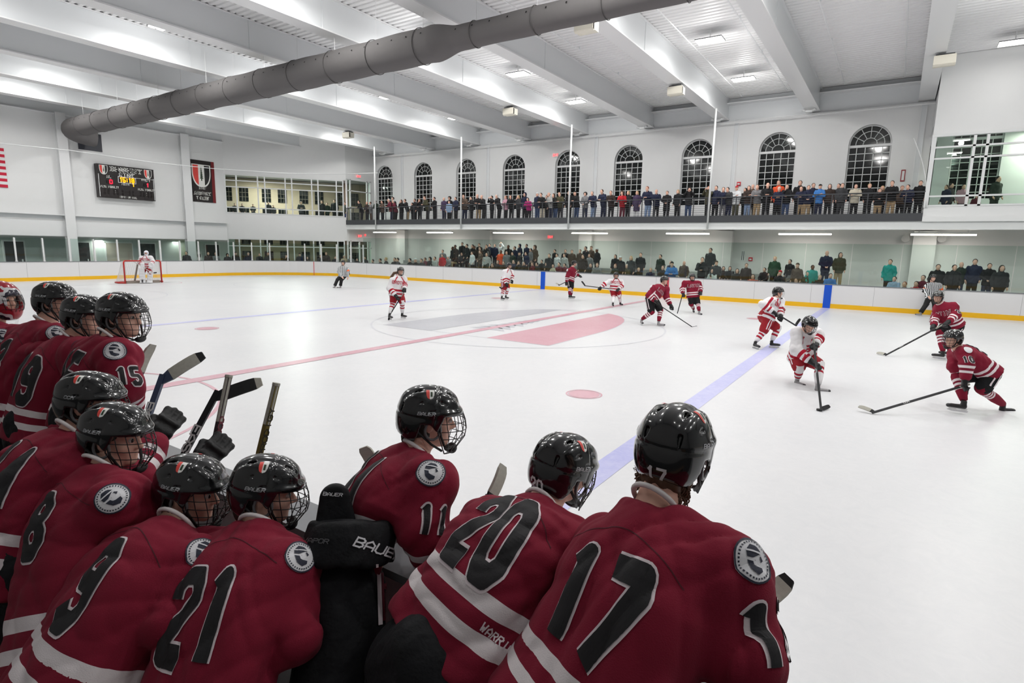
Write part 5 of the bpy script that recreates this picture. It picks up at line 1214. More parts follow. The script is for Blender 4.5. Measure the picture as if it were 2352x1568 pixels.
bench('player with a single 8 on the back and a round patch on the shoulder', (265, 1002, 2.48), (232, 1085, 2.42), (190, 1430, 2.22), (150, 1132, 2.54), (272, 1150, 2.28), (190, 1250, 2.7), (360, 1190, 2.4), (320, 1200, 2.95), (468, 1062, 2.78), (D(56), D(-8), 0),
      mid=(165, 1200, 2.36), hem=(140, 1580, 2.14), number=('8', .62, .225, .04), patch='R', seed=17, cell=.01, kit=dict(KIT_M, pbulk=.8), hdR=unit(at(520, 990, 2.86)-at(452, 1062, 2.74)), hnR=-unit(ray(470, 1050)))
bench('player with a white 4 on the back behind number 8', (208, 925, 2.66), (160, 1005, 2.6), (35, 1290, 2.42), (62, 1066, 2.73), (185, 1075, 2.46), (90, 1180, 2.9), (300, 1110, 2.62), (330, 1100, 3.1), (362, 1000, 2.88), (D(50), D(-6), 0),
      mid=(80, 1105, 2.52), hem=(0, 1350, 2.4), number=('14', .60, .235, .02), brand='CCM', seed=21, cell=.0105, hdR=unit(at(400, 950, 2.95)-at(350, 1010, 2.84)), hnR=-unit(ray(370, 1000)))
bench('standing player with 15 on the sleeve and long dark hair, right of the rear trio', (281, 727, 3.5), (250, 785, 3.46), (205, 960, 3.44), (185, 815, 3.72), (272, 822, 3.3), (160, 900, 3.75), (285, 890, 3.26), (230, 960, 3.95), (300, 950, 3.45), (D(60), D(-4), 0),
      mid=(215, 870, 3.45), number=('15', .55, .24, .02), sleeve=[('R', '15', .095)], patch='R', seed=23, cell=.012, tail='long')
bench('standing player with a 9 on the back in the middle of the rear trio', (196, 728, 3.82), (160, 785, 3.8), (95, 985, 3.74), (80, 822, 4.02), (190, 815, 3.66), (50, 910, 4.1), (185, 900, 3.6), (110, 950, 4.3), (220, 960, 3.8), (D(54), D(-8), 0),
      mid=(105, 880, 3.74), number=('19', .55, .24, .02), patch='R', seed=25, cell=.012)
bench('standing player with a 3 on the back, left of the rear trio', (127, 694, 4.2), (100, 750, 4.16), (20, 960, 4.08), (35, 780, 4.36), (132, 780, 4.0), (0, 870, 4.4), (150, 860, 3.98), (60, 920, 4.6), (190, 930, 4.1), (D(52), D(-5), 0),
      mid=(40, 850, 4.06), number=('3', .58, .24, .02), patch='R', seed=27, cell=.012)
# ------------------------------------------------------------------ players and officials on the ice; soles are measured on the ice, other joints as (frame x, frame y, metres nearer/farther than the feet)
FWh = unit((FW[0], FW[1], 0)); RTh = unit((RT[0], RT[1], 0))
def cdir(a, tilt=0): a = math.radians(a); t = math.radians(tilt); h = FWh*math.cos(a)+RTh*math.sin(a); return np.array((*(h*math.cos(t))[:2], math.sin(t)))
def ice(label, kit, feet, head, neck, sh, el, ha, pel, kn, an, face, tilt=-8, D0=None, cell=.018, **kw):
    """sh, el, ha, kn, an = (left, right) pairs; feet = (left sole, left toe, right sole, right toe)"""
    S = [onz(*p, 0) for p in feet]
    d0 = D0 or (dep(S[0])+dep(S[2]))/2
    q = lambda p: at(p[0], p[1], d0+(p[2] if len(p) > 2 else 0))
    J = dict(head=q(head), neck=q(neck), pel=q(pel), hf=cdir(face, tilt), shL=q(sh[0]), shR=q(sh[1]), elL=q(el[0]), elR=q(el[1]), haL=q(ha[0]), haR=q(ha[1]), knL=q(kn[0]), knR=q(kn[1]))
    hl = unit((J['shR']-J['shL'])*np.array((1, 1, .2)))
    if 'tr' in kw: hl = unit(cdir(kw.pop('tr')))
    J['hipL'], J['hipR'] = J['pel']-hl*.10-np.array((0, 0, .04)), J['pel']+hl*.10-np.array((0, 0, .04))
    for k, (s0, s1), a in (('L', S[:2], an[0]), ('R', S[2:], an[1])):
        if D0: pass
        ap = at(a[0], a[1], dep(s0)); f = s1-s0; f[2] = 0; f = unit(f); J['an'+k] = ap; J['to'+k] = ap+f*.2
        J['up'+k] = unit(ap-s0+np.array((0, 0, .25)))
    J['hs'] = kw.pop('hs', 1.0)
    J['foot'] = Vector(((S[0]+S[2])/2)); J['foot'].z = 0
    for k in ('pd', 'sd', 'hdL', 'hdR', 'mask'):
        if k in kw: J[k] = kw.pop(k)
    return player(label, J, kit, cell=cell, big=False, group=kw.pop('group', None), **kw), J, d0
M_refw = bpy.data.materials.new('referee stripes'); M_refw.use_nodes = True
nt = M_refw.node_tree; b_ = nt.nodes['Principled BSDF']; a_ = nt.nodes.new('ShaderNodeAttribute'); a_.attribute_name = 'st'; m1 = nt.nodes.new('ShaderNodeMath'); m1.operation = 'MULTIPLY'; m1.inputs[1].default_value = 19.; m2 = nt.nodes.new('ShaderNodeMath'); m2.operation = 'FRACT'; m3 = nt.nodes.new('ShaderNodeMath'); m3.operation = 'GREATER_THAN'; m3.inputs[1].default_value = .52; mx_ = nt.nodes.new('ShaderNodeMix'); mx_.data_type = 'RGBA'; mx_.inputs['A'].default_value = (*lin((222, 224, 226)), 1); mx_.inputs['B'].default_value = (*lin((24, 24, 28)), 1)
for x, y in ((a_.outputs['Fac'], m1.inputs[0]), (m1.outputs[0], m2.inputs[0]), (m2.outputs[0], m3.inputs[0]), (m3.outputs[0], mx_.inputs['Factor']), (mx_.outputs['Result'], b_.inputs['Base Color'])): nt.links.new(x, y)
b_.inputs['Roughness'].default_value = .8
M_gboot = mat('grey skate boot', (140, 138, 140), .5); KIT_MG = dict(KIT_M, boot=M_gboot); KIT_WG = dict(KIT_W, boot=M_gboot)
KIT_R = dict(boot=M_gboot, jersey=M_refw, pants=mat('black trousers', (20, 20, 22), .8), collar=M_knum, refst=1, arm=.82, pbulk=.82, bulk=.92, n_out=M_wnum, n_in=M_knum)
WG, MG = 'players in white on the ice', 'players in maroon on the ice'
def st(lab, butt, heel, toe, d, **kw):
    return stick(lab, at(butt[0], butt[1], d+(butt[2] if len(butt) > 2 else 0)), at(heel[0], heel[1], d+(heel[2] if len(heel) > 2 else 0)), at(toe[0], toe[1], d+(toe[2] if len(toe) > 2 else 0)), group='hockey sticks on the ice', **kw)
def on_ice(px, py, z=.05): return onz(px, py, z)
# white 6 with the puck
_, J, d = ice('player in white bent over the puck, nearest of the white team', KIT_WG, ((1878, 897), (1904, 899), (1829, 879), (1846, 884)), (1859, 745, -.25), (1851, 763, -.1), ((1876, 767, -.05), (1832, 763, -.05)), ((1879, 778, -.1), (1829, 803, -.15)), ((1873, 792, -.3), (1868, 834, -.35)), (1842, 818, .3), ((1882, 838, -.05), (1836, 846, .15)), ((1879, 883), (1832, 868)), 168, -28, cell=.013, group=WG, chest=('6', .5, .12, M_crim, M_crim), seed=31, helmnum='6', tr=-95)
hb = on_ice(1886, 941, .03); stick('black stick of the puck carrier reaching down to the puck', at(1868, 776, d-.3), hb, hb+cdir(48)*.27, group='hockey sticks on the ice', blade='black', word='CCM', wh=.03)
pk = on_ice(1881, 943, .0); t = tag(MB().tube([(0, 0, 0), (0, 0, .003), (0, 0, .0225), (0, 0, .0254)], [.036, .038, .038, .036], 24).build('puck', mat('black rubber', (18, 18, 20), .5), smooth=False, loc=Vector((pk[0], pk[1], .004))), 'black puck on the ice at the blade of the white puck carrier', 'puck')
# white 9
_, J, d = ice('player in white skating right behind the puck carrier', KIT_W, ((1771, 799), (1788, 800), (1728, 800), (1742, 804)), (1787, 672, 0), (1781, 687, 0), ((1792, 692, .2), (1769, 692, -.15)), ((1793, 708, .1), (1752, 699, -.25)), ((1793, 727, -.1), (1776, 717, -.3)), (1760, 727, 0), ((1786, 754, .05), (1753, 762, -.05)), ((1773, 782), (1736, 784)), 100, -6, cell=.015, headwear='visor', group=WG, chest=('GROTON', .62, .09, M_wnum, M_crim), seed=33, tr=170)
st('stick of the white player behind the puck carrier, blade raised', (1775, 715, -.3), (1829, 748, -.2), (1836, 733, -.1), d, blade='black')
# maroon 7 lunging
_, J, d = ice('player in maroon lunging right with his stick across the centre circle', KIT_MG, ((1512, 749), (1530, 750), (1471, 746), (1478, 750)), (1526, 644, 0), (1521, 656, 0), ((1530, 664, .2), (1502, 662, -.15)), ((1531, 682, .15), (1491, 678, -.2)), ((1541, 702, .05), (1506, 692, -.25)), (1497, 685, 0), ((1517, 713, .0), (1496, 717, -.1)), ((1513, 738), (1474, 733)), 135, -8, cell=.016, headwear='visor', group=MG, patch='R', seed=35, chest=('LATIN', .55, .09, M_wnum, M_maroon))
st('black stick of the lunging maroon player pointing down to the right', (1503, 693, -.25), (1592, 752, -.1), (1600, 751, .1), d, blade='black')
# maroon 8
_, J, d = ice('player in maroon facing the bench beside the red board stripe', KIT_MG, ((1606, 722), (1615, 724), (1593, 717), (1598, 722)), (1590, 636, 0), (1590, 646, .02), ((1604, 651, .0), (1573, 650, 0)), ((1609, 662, 0), (1567, 665, 0)), ((1609, 671, -.15), (1569, 675, -.15)), (1592, 679, .05), ((1603, 698, -.05), (1588, 699, 0)), ((1606, 714), (1593, 709)), 178, -4, group=MG, seed=37, chest=('LATIN', .62, .1, M_wnum, M_maroon))
st('thin stick of the maroon player beside the red board stripe', (1570, 668, -.15), (1554, 726, -.2), (1541, 731, -.1), d, blade='white')
# white 3 with ponytail
r_, J, d = ice('player in white with a long ponytail at the centre circle', KIT_W, ((923, 732), (931, 733), (893, 735), (897, 736)), (920, 622, 0), (915, 635, 0), ((928, 641, .1), (902, 644, -.1)), ((929, 654, .05), (895, 662, -.15)), ((929, 664, -.15), (909, 680, -.25)), (911, 675, .05), ((924, 694, 0), (903, 694, -.05)), ((924, 718), (895, 720)), 155, -5, cell=.016, group=WG, seed=39, chest=('GROTON', .6, .09, M_wnum, M_crim), hair=M_hairm,
      tail=[at(905, 627, 18.85), at(899, 636, 18.8), at(895, 642, 18.8)])
st('stick held low by the white player with the ponytail', (927, 672, -.2), (895, 724, -.2), (893, 735, -.2), d, blade='black')
# white 4 by the far boards
_, J, d = ice('player in white standing left of the far blue board stripe', KIT_W, ((1161, 689), (1169, 690), (1150, 690), (1158, 691)), (1170, 610, 0), (1167, 619, 0), ((1175, 624, .15), (1159, 624, -.15)), ((1176, 634, .1), (1158, 639, -.2)), ((1176, 644, 0), (1163, 652, -.25)), (1160, 646, 0), ((1166, 664, 0), (1156, 665, -.05)), ((1162, 678), (1153, 680)), 130, -4, cell=.02, group=WG, seed=41, tr=-150)
st('stick held across the legs of the white player near the far blue stripe', (1174, 646, -.1), (1151, 663, -.3), (1147, 658, -.25), d, blade='black')
# maroon 5
_, J, d = ice('player in maroon right of the far blue board stripe, facing right', KIT_M, ((1311, 688), (1320, 688), (1305, 690), (1315, 690)), (1319, 605, 0), (1315, 614, 0), ((1319, 621, .2), (1307, 622, -.2)), ((1321, 629, .15), (1303, 636, -.25)), ((1330, 633, .1), (1301, 648, -.2)), (1309, 643, 0), ((1313, 661, .05), (1309, 661, -.05)), ((1312, 677), (1308, 677)), 95, -6, cell=.02, group=MG, patch='R', seed=43, headwear='visor')
st('stick held behind the maroon player right of the far blue stripe', (1331, 632, .1), (1284, 655, -.25), (1277, 649, -.2), d, blade='white')
# white 6b
_, J, d = ice('player in white with arms spread and stick held out left', KIT_W, ((1426, 701), (1436, 703), (1407, 707), (1409, 709)), (1415, 632, 0), (1415, 641, 0), ((1427, 647, 0), (1400, 646, 0)), ((1429, 656, -.05), (1389, 652, -.1)), ((1421, 664, -.2), (1380, 660, -.15)), (1413, 664, .05), ((1422, 678, -.05), (1410, 679, 0)), ((1425, 693), (1408, 695)), 185, -4, cell=.019, group=WG, seed=45, chest=('GROTON', .6, .09, M_wnum, M_crim))
st('long black stick held out left by the white player with arms spread', (1408, 664, -.25), (1343, 656, -.15), (1336, 645, -.1), d, blade='black')
# maroon 24
_, J, d = ice('player in maroon with white 24 on the sleeve, behind the crouching one', KIT_M, ((2182, 820), (2168, 818), (2165, 828), (2148, 826)), (2154, 682, 0), (2160, 697, 0), ((2188, 704, -.12), (2156, 706, .2)), ((2195, 724, -.25), (2148, 731, .1)), ((2176, 742, -.35), (2144, 750, -.1)), (2187, 745, .05), ((2178, 772, .1), (2160, 767, -.1)), ((2180, 802), (2166, 807)), -130, -6, cell=.015, group=MG, seed=47, sleeve=[('L', '24', .1)], patch='L', chest=('LATIN', .6, .09, M_wnum, M_maroon), tr=-30)
ht = on_ice(2035, 815, .03); stick('black stick with white taped blade held by the player with 24 on the sleeve', at(2165, 746, d-.25), ht, on_ice(2013, 808, .06), group='hockey sticks on the ice', word='CCM', wpos=.72)
# maroon 10
_, J, d = ice('player in maroon crouching with white 10 on the sleeve at the right edge', KIT_M, ((2308, 943), (2326, 943), (2213, 953), (2181, 948)), (2189, 778, -.05), (2201, 800, 0), ((2214, 812, -.15), (2195, 812, .2)), ((2222, 838, -.25), (2194, 842, .1)), ((2218, 874, -.25), (2212, 884, .1)), (2260, 852, .0), ((2257, 894, -.1), (2200, 868, .05)), ((2304, 928), (2214, 920)), -98, -6, cell=.013, group=MG, seed=49, sleeve=[('L', '10', .1)], patch='L', number=('10', .6, .24, 0), tr=-5, hs=1.0)
ht = on_ice(2006, 947, .03); stick('black stick with white taped blade held low by the crouching maroon player', at(2226, 882, d-.2), ht, on_ice(1973, 930, .1), group='hockey sticks on the ice', word='CCM', wpos=.66)
# officials
ice('referee in a striped shirt skating by the far corner boards', KIT_R, ((781, 661), (777, 661), (768, 661), (762, 660)), (788, 603, 0), (787, 611, 0), ((795, 616, 0), (780, 616, 0)), ((801, 624, 0), (778, 624, 0)), ((799, 636, -.1), (786, 636, -.2)), (787, 632, .05), ((784, 644, 0), (774, 644, 0)), ((782, 656), (769, 656)), 180, -4, cell=.02, name='referee', headwear='ref', fist=True, band=True, seed=51, group='officials in striped shirts')
ice('referee in a striped shirt leaning against the far boards at the right', KIT_R, ((2148, 727), (2143, 729), (2116, 726), (2107, 725)), (2143, 638, 0), (2143, 649, 0), ((2157, 655, 0), (2131, 655, 0)), ((2162, 667, .05), (2123, 667, .05)), ((2154, 681, -.2), (2133, 681, -.2)), (2140, 682, .05), ((2147, 702, 0), (2126, 701, 0)), ((2147, 720), (2115, 717)), 185, -4, cell=.018, name='referee', headwear='ref', fist=True, band=True, seed=53, group='officials in striped shirts')
# goalie masks, pads and gloves
def mask_sdf(P):
    x, y, z = P.T; d = ell(P, (0, .0, .01), (.118, .145, .14)); d = smin(d, ell(P, (0, .06, -.08), (.08, .095, .085)), .05)
    op = rbox(P, (0, .16, -.005), (.062, .09, .052), .03); d = smax(d, -op, .008); d = smax(d, -ell(P, (0, -.01, -.02), (.1, .128, .15)), .006)
    return smax(d, -.155-z+.35*np.clip(-y, 0, 1), .01)
V_, F_ = iso(mask_sdf, (-.16, -.2, -.2), (.16, .2, .2), .008)
M_mask = bpy.data.materials.new('painted goalie mask'); M_mask.use_nodes = True
nt = M_mask.node_tree; b_ = nt.nodes['Principled BSDF']; tc = nt.nodes.new('ShaderNodeTexCoord'); n_ = nt.nodes.new('ShaderNodeTexNoise'); n_.inputs['Scale'].default_value = 9; r_ = nt.nodes.new('ShaderNodeValToRGB'); r_.color_ramp.interpolation = 'CONSTANT'
for e, (p, c) in zip([r_.color_ramp.elements[0], r_.color_ramp.elements[1], r_.color_ramp.elements.new(.5), r_.color_ramp.elements.new(.62)], ((0, (150, 30, 44)), (.40, (206, 206, 208)), (.5, (206, 206, 208)), (.62, (40, 36, 52)))): e.position = p; e.color = (*lin(c), 1)
nt.links.new(tc.outputs['Object'], n_.inputs['Vector']); nt.links.new(n_.outputs['Fac'], r_.inputs[0]); nt.links.new(r_.outputs[0], b_.inputs['Base Color']); b_.inputs['Roughness'].default_value = .2
ME_mask_p = mesh_np('goalie_mask', V_, F_, M_mask); ME_mask_w = mesh_np('goalie_mask', V_, F_, mat('white goalie mask', (222, 222, 230), .25))
def goalie_extras(root, J, d0, white=True):
    hf = J['hf']; m = mat('white leg pad', (224, 224, 226), .5); foot = np.array(root.location)
    for k in 'LR':
        kn, an = J['kn'+k], J['an'+k]; ax = unit(kn-an); f = unit(np.array((hf[0], hf[1], 0))); R = frame(f, ax)
        def pad(P):
            q = (P-(kn+an)/2) @ R; L = np.linalg.norm(kn-an)
            dd = rbox(q, (0, .07, .02), (.14, .06, L/2+.19), .05); dd -= .012*np.cos(q[:, 2]*38)*(q[:, 1] > .1)*(np.abs(q[:, 2]) < L*.45); dd = smin(dd, rbox(q, (0, .12, -L/2-.12), (.13, .13, .07), .04), .05); return smax(dd, -P[:, 2]+.03, .01)
        V, F = iso(pad, (kn+an)/2-.62, (kn+an)/2+.62, .02); obj('leg_pad', mesh_np('leg_pad', V-foot, F, m), root)
    for k, nm in (('R', 'blocker'), ('L', 'catching_glove')):
        c = J['ha'+k]; R = frame(unit(np.array((hf[0], hf[1], 0))), (0, 0, 1))
        fn = (lambda P: rbox((P-c) @ R, (0, .07, -.02), (.10, .035, .19), .03)) if k == 'R' else (lambda P: smax(ell((P-c) @ R, (0, .03, 0), (.15, .09, .17)), -ell((P-c) @ R, (0, .13, .03), (.09, .07, .11)), .03))
        V, F = iso(fn, c-.3, c+.3, .018); obj(nm, mesh_np(nm, V-foot, F, m), root)
KIT_G = dict(KIT_W, bulk=1.12, arm=1.15, glove=False, pbulk=1.1); KIT_GM = dict(KIT_M, bulk=1.12, arm=1.1)
(gr, *_g), J, d = ice('goalie in white leaning on the crossbar of the goal', KIT_G, ((346, 650), (347, 651), (327, 651), (327, 652)), (336, 581, 0), (336, 588.5, 0), ((346, 592, 0), (325.5, 592.5, 0)), ((351, 600, 0), (320.5, 601, 0)), ((348, 609, -.25), (328, 610, -.25)), (337, 611, .1), ((345, 624, -.05), (328, 624, -.05)), ((346, 642), (327, 643)), 160, -6, cell=.022, group=WG, headwear='goalie', mask=ME_mask_w, seed=55, chest=('GROTON', .62, .1, M_wnum, M_crim))
goalie_extras(gr, J, d); st('goalie stick held across the pads of the goalie in white', (299, 596, -.1), (351, 627, -.45), (361, 626, -.5), d, blade='black', shaft=mat('white stick', (206, 200, 196), .5))
# maroon goalie at the left edge of the bench
gb = bench('goalie in maroon with a painted mask at the left edge of the bench', (2, 688, 4.5), (-12, 750, 4.46), (-60, 980, 4.4), (-75, 785, 4.62), (10, 785, 4.32), (-110, 880, 4.7), (25, 890, 4.25), (-30, 930, 4.85), (20, 960, 4.4), (D(62), D(-4), 0), mid=(-45, 860, 4.42), number=('1', .58, .28, 0), patch='R', seed=29, cell=.013, headwear='goalie', mask=ME_mask_p, kit=KIT_GM)
o = obj('mask_cage', ME_cage, gb[0]); J_ = at(2, 688, 4.5); f = np.array((math.sin(D(62)), math.cos(D(62)), -.05)); o.matrix_local = mat4(frame(f, (0, 0, 1)), J_-np.array(gb[0].location))
o = obj('throat_guard', visor_mb(-.12, -.22, 3).build('throat_guard', M_clearp, smooth=True).data, gb[0]); o.matrix_local = mat4(frame(f, (0, 0, 1)), J_-np.array(gb[0].location)); bpy.data.objects.remove([x for x in COL.objects if x.name.startswith('throat_guard') and x.parent is None][0])
# ------------------------------------------------------------------ sticks on the bench
stick('stick held upright with worn white tape on the butt and gold lettering', at(635, 880, 2.75), at(560, 1190, 2.72), at(520, 1270, 2.75), shaft=mat('dark gold shaft', (104, 92, 26), .4), word='PRODIGY', wordcol=mat('dark print', (40, 36, 20), .5), wpos=.36, wh=.032, group='sticks on the bench', grip=.20)
stick('stick with dark red lettering held upright in a black glove', at(526, 862, 2.97), at(470, 1130, 2.85), at(430, 1180, 2.87), shaft=mat('dark maroon shaft', (52, 34, 40), .4), word='SHER-WOOD', wordcol=mat('dark red print', (112, 40, 54), .5), wpos=.62, wh=.032, group='sticks on the bench', grip=.24)
stick('black stick with large white lettering and black taped blade', at(360, 1160, 2.84), at(497, 905, 3.0), at(598, 874, 3.05), blade='black', tipcol='white', word='EASTON', wpos=.46, wh=.046, group='sticks on the bench')
stick('stick with blue shaft and worn white taped blade with black tip', at(300, 1070, 2.95), at(372, 868, 3.1), at(462, 811, 3.15), blade='white', tipcol='black', shaft=mat('dark blue shaft', (44, 56, 84), .35), word='BAUER', wpos=.45, wh=.046, group='sticks on the bench')
stick('stick with plain wooden-grey blade behind the player with 15', at(262, 960, 3.3), at(318, 868, 3.42), at(342, 789, 3.45), blade='white', shaft=mat('dark red shaft', (70, 30, 42), .4), group='sticks on the bench')
stick('pale taped blade standing up behind the player with 11', at(905, 1200, 3.0), at(862, 1075, 2.95), at(838, 1022, 2.93), blade='white', group='sticks on the bench')
stick('thin blade edge-on behind the player with 20', at(1105, 1230, 2.6), at(1122, 1145, 2.58), at(1166, 1073, 2.62), blade='white', group='sticks on the bench')
stick('white taped blade with black tip right of the player with 17', at(1600, 1470, 1.95), at(1735, 1395, 1.96), at(1816, 1338, 1.98), blade='white', tipcol='black', group='sticks on the bench')
# ================================================================== spectators: sculpted once per pose, then copied with their own clothes
SP_CELL = .024
def spect_meshes(pose):
    sit = pose == 'sit'; hz = -.45 if sit else 0.
    lean = .10 if pose == 'lean' else 0
    neck = np.array((0, .0+lean, 1.46+hz-(.03 if lean else 0))); head = neck+np.array((0, .035+lean*.5, .165)); pel = np.array((0, -.02-lean*.6, .95+hz)); sh = [np.array((s*.185, lean, 1.40+hz-(.02 if lean else 0))) for s in (-1, 1)]
    A = dict(lean=((.27, .14, 1.13), (.07, .36, 1.13)), side=((.25, -.04, 1.13), (.23, .1, .88)), clasp=((.26, .05, 1.12), (.05, .21, 1.0)), cross=((.25, .09, 1.14), (-.08, .2, 1.2)), face=((.25, .08, 1.14), (.05, .15, 1.47)), phone=((.27, .12, 1.32), (.07, .22, 1.56)), sit=((.24, .1, 1.14), (.09, .32, 1.02)), up=((.34, .0, 1.55), (.13, .03, 1.76)))[pose]
    arms = []
    for i, s in enumerate((-1, 1)):
        e, h = [np.array((s*p[0], p[1], p[2]+hz)) for p in A]
        if pose == 'face' and s < 0: e, h = np.array((-.26, .06, 1.12+hz)), np.array((-.03, .24, 1.12+hz))
        if pose == 'cross': h = h+np.array((0, .03*s, .03*s))
        arms.append((sh[i], e, h))
    def coat(P, L=.78):
        d = 9.
        q = P.copy(); q[:, 1] *= 1.42
        d = rc(q, (0, pel[1]*1.42, L+hz if not sit else .5), (0, neck[1]*1.42, neck[2]-.14), .205, .19)/1.15
        d = smin(d, rc(P, neck+np.array((0, 0, -.05)), neck+np.array((0, .005, .02)), .075, .07), .06)
        for a, e, h in arms: d = smin(d, smin(rc(P, a, e, .078, .064), rc(P, e, h+(e-h)*.16, .062, .05), .03), .035)
        cz = (L-.02+hz if not sit else .45); return smax(d, cz-P[:, 2], .02)+.006*np.sin(P[:, 2]*34+3*np.sin(P[:, 0]*17))
    def body(P):
        d = head_sdf(P-head, True); d = smin(d, rc(P, neck-np.array((0, 0, .1)), head-np.array((0, .02, .08)), .06, .055), .02); d = smin(d, rc(P, pel, neck-np.array((0, 0, .12)), .1, .1), .04)
        for a, e, h in arms:
            f = unit(h-e); d = smin(d, smin(rc(P, a, e, .04, .035), rc(P, e, h, .035, .028), .02), .02); d = smin(d, ell(P, h+f*.05, (.038, .05, .03)), .02); d = smin(d, rc(P, h+f*.06, h+f*.13, .024, .016), .01)
        return d
    def trou(P):
        if sit: d = smin(rc(P, (-.1, 0, .5), (-.12, .42, .5), .09, .075), rc(P, (.1, 0, .5), (.12, .42, .5), .09, .075), .02); return smin(d, smin(rc(P, (-.12, .43, .47), (-.12, .4, .08), .07, .06), rc(P, (.12, .43, .47), (.12, .4, .08), .07, .06), .02), .02)
        d = smin(rc(P, (-.085, pel[1], .9), (-.11, 0, .06), .098, .06), rc(P, (.085, pel[1], .9), (.11, -.02, .06), .098, .06), .03); return smin(d, ell(P, (0, pel[1], .93), (.17, .13, .13)), .04)
    def hairf(kind):
        def f(P):
            q = P-head
            if kind == 'bald': d = ell(q, (0, -.045, .0), (.081, .065, .06))
            else: d = ell(q, (0, -.02, .03), (.088, .102, .105))
            if kind == 'long': d = smin(d, rc(q, (0, -.06, -.03), (0, -.075, -.22), .085, .075), .03); d = smin(d, rc(np.stack([np.abs(q[:, 0]), q[:, 1], q[:, 2]], 1), (.07, .0, -.02), (.085, .03, -.2), .035, .03), .02)
            if kind == 'curly': d = ell(q, (0, -.02, .03), (.13, .135, .13))+.01*np.sin(q[:, 0]*90)*np.sin(q[:, 1]*90)*np.sin(q[:, 2]*90)
            if kind == 'hood': d = smin(ell(q, (0, -.03, .02), (.115, .125, .14)), ell(q, (0, -.03, -.14), (.12, .11, .07)), .05)
            if kind in ('cap', 'beanie'): d = ell(q, (0, -.012, .045), (.094, .112, .1 if kind == 'cap' else .115))
            cut = q[:, 1]-.03-.5*np.clip(q[:, 2]-.03, -.2, .2) if kind not in ('cap', 'beanie') else .052-q[:, 2]-.25*np.clip(-q[:, 1], -.1, .08)
            if kind in ('long', 'curly', 'hood'): cut = np.minimum(q[:, 1]-.045-.45*np.clip(q[:, 2]-.04, -.2, .3), 9)
            d = smax(d, cut, .012)
            if kind == 'cap': d = smin(d, rbox(q, (0, .115, .062), (.06, .06, .008), .007), .01)
            return d
        return f
    out = {}
    c = (0, 0, .9+hz*.4)
    for nm, fn, cell, zr in (('coat', coat, SP_CELL, (.4, 1.9)), ('coat_long', (lambda P: coat(P, .55)), SP_CELL, (.2, 1.9)), ('body', body, .017, (.3, 2.)), ('trousers', trou, .03, (-.1, 1.2))):
        if sit and nm == 'coat_long': continue
        out[nm] = iso(fn, (-.5, -.35, zr[0]+(hz if sit and nm != 'trousers' else 0)), (.5, .7, zr[1]+hz*(nm != 'trousers')+.05), cell, 1)
    for k in ('short', 'long', 'bald', 'cap', 'beanie', 'hood', 'curly'): out[k] = iso(hairf(k), head-np.array((.2, .2, .34)), head+.22, .017, 1)
    out['top'] = head[2]+.135; return out
SPM = {}
def spect(pose):
    if pose not in SPM:
        r = spect_meshes(pose); SPM[pose] = {k: (mesh_np({'coat_long': 'coat', 'short': 'hair', 'long': 'hair', 'bald': 'hair', 'curly': 'hair'}.get(k, k), v[0], v[1], M_skin) if k != 'top' else v) for k, v in r.items()}
    return SPM[pose]
CC = dict(black=(26, 26, 29), dark=(42, 42, 45), charcoal=(62, 63, 66), grey=(128, 128, 130), lgrey=(176, 176, 174), white=(218, 220, 222), navy=(34, 40, 66), blue=(66, 128, 200), lblue=(150, 176, 206), olive=(74, 72, 52), green=(40, 74, 52), dkgreen=(40, 52, 44), brown=(92, 76, 66), dkbrown=(56, 44, 40), maroon=(104, 34, 52), red=(196, 34, 46), orange=(232, 88, 48), teal=(36, 156, 148), magenta=(190, 40, 126), purple=(72, 58, 88), pink=(196, 150, 166), tan=(190, 170, 140), cream=(206, 198, 180), khaki=(170, 146, 112), jeans=(60, 78, 112), ljeans=(130, 152, 184))
HC = dict(k=(28, 22, 20), b=(72, 50, 36), y=(186, 156, 112), g=(150, 146, 142), w=(206, 204, 200), r=(140, 74, 44))
CNAME = dict(lgrey='light grey', lblue='light blue', dkgreen='dark green', dkbrown='dark brown', dark='dark grey', ljeans='pale')
def cmat(c): return mat('cloth '+c, CC[c], .85, bump=.2, bscale=40)
def hmat(h): return mat('hair '+h, HC[h], .6)
HN = dict(k='dark', b='brown', y='blond', g='grey', w='white', r='reddish')
TENS = 'twenty thirty forty fifty sixty seventy eighty ninety'.split(); ONES = 'first second third fourth fifth sixth seventh eighth ninth tenth eleventh twelfth thirteenth fourteenth fifteenth sixteenth seventeenth eighteenth nineteenth'.split()
def ordn(n):
    if n < 20: return ONES[n-1]
    if n >= 100: return 'one hundred and '+ordn(n-100) if n > 100 else 'one hundredth'
    t, o = divmod(n, 10)
    return TENS[t-2][:-1]+'ieth' if o == 0 else TENS[t-2]+'-'+ONES[o-1]
POSEN = dict(lean='leaning on the rail', side='with arms down', clasp='with hands together', cross='with crossed arms', face='hand raised to the face', phone='holding up a camera', sit='seated', up='arms raised')
def parse(txt):
    out = []
    for ln in txt.strip().splitlines():
        p = ln.split(); out.append(dict(px=float(p[0]), py=float(p[1]), coat=p[2], pose=p[3], hair=p[4], hc=p[5], tr=p[6], fl=p[7:] if len(p) > 7 else []))
    return sorted(out, key=lambda d: d['px'])
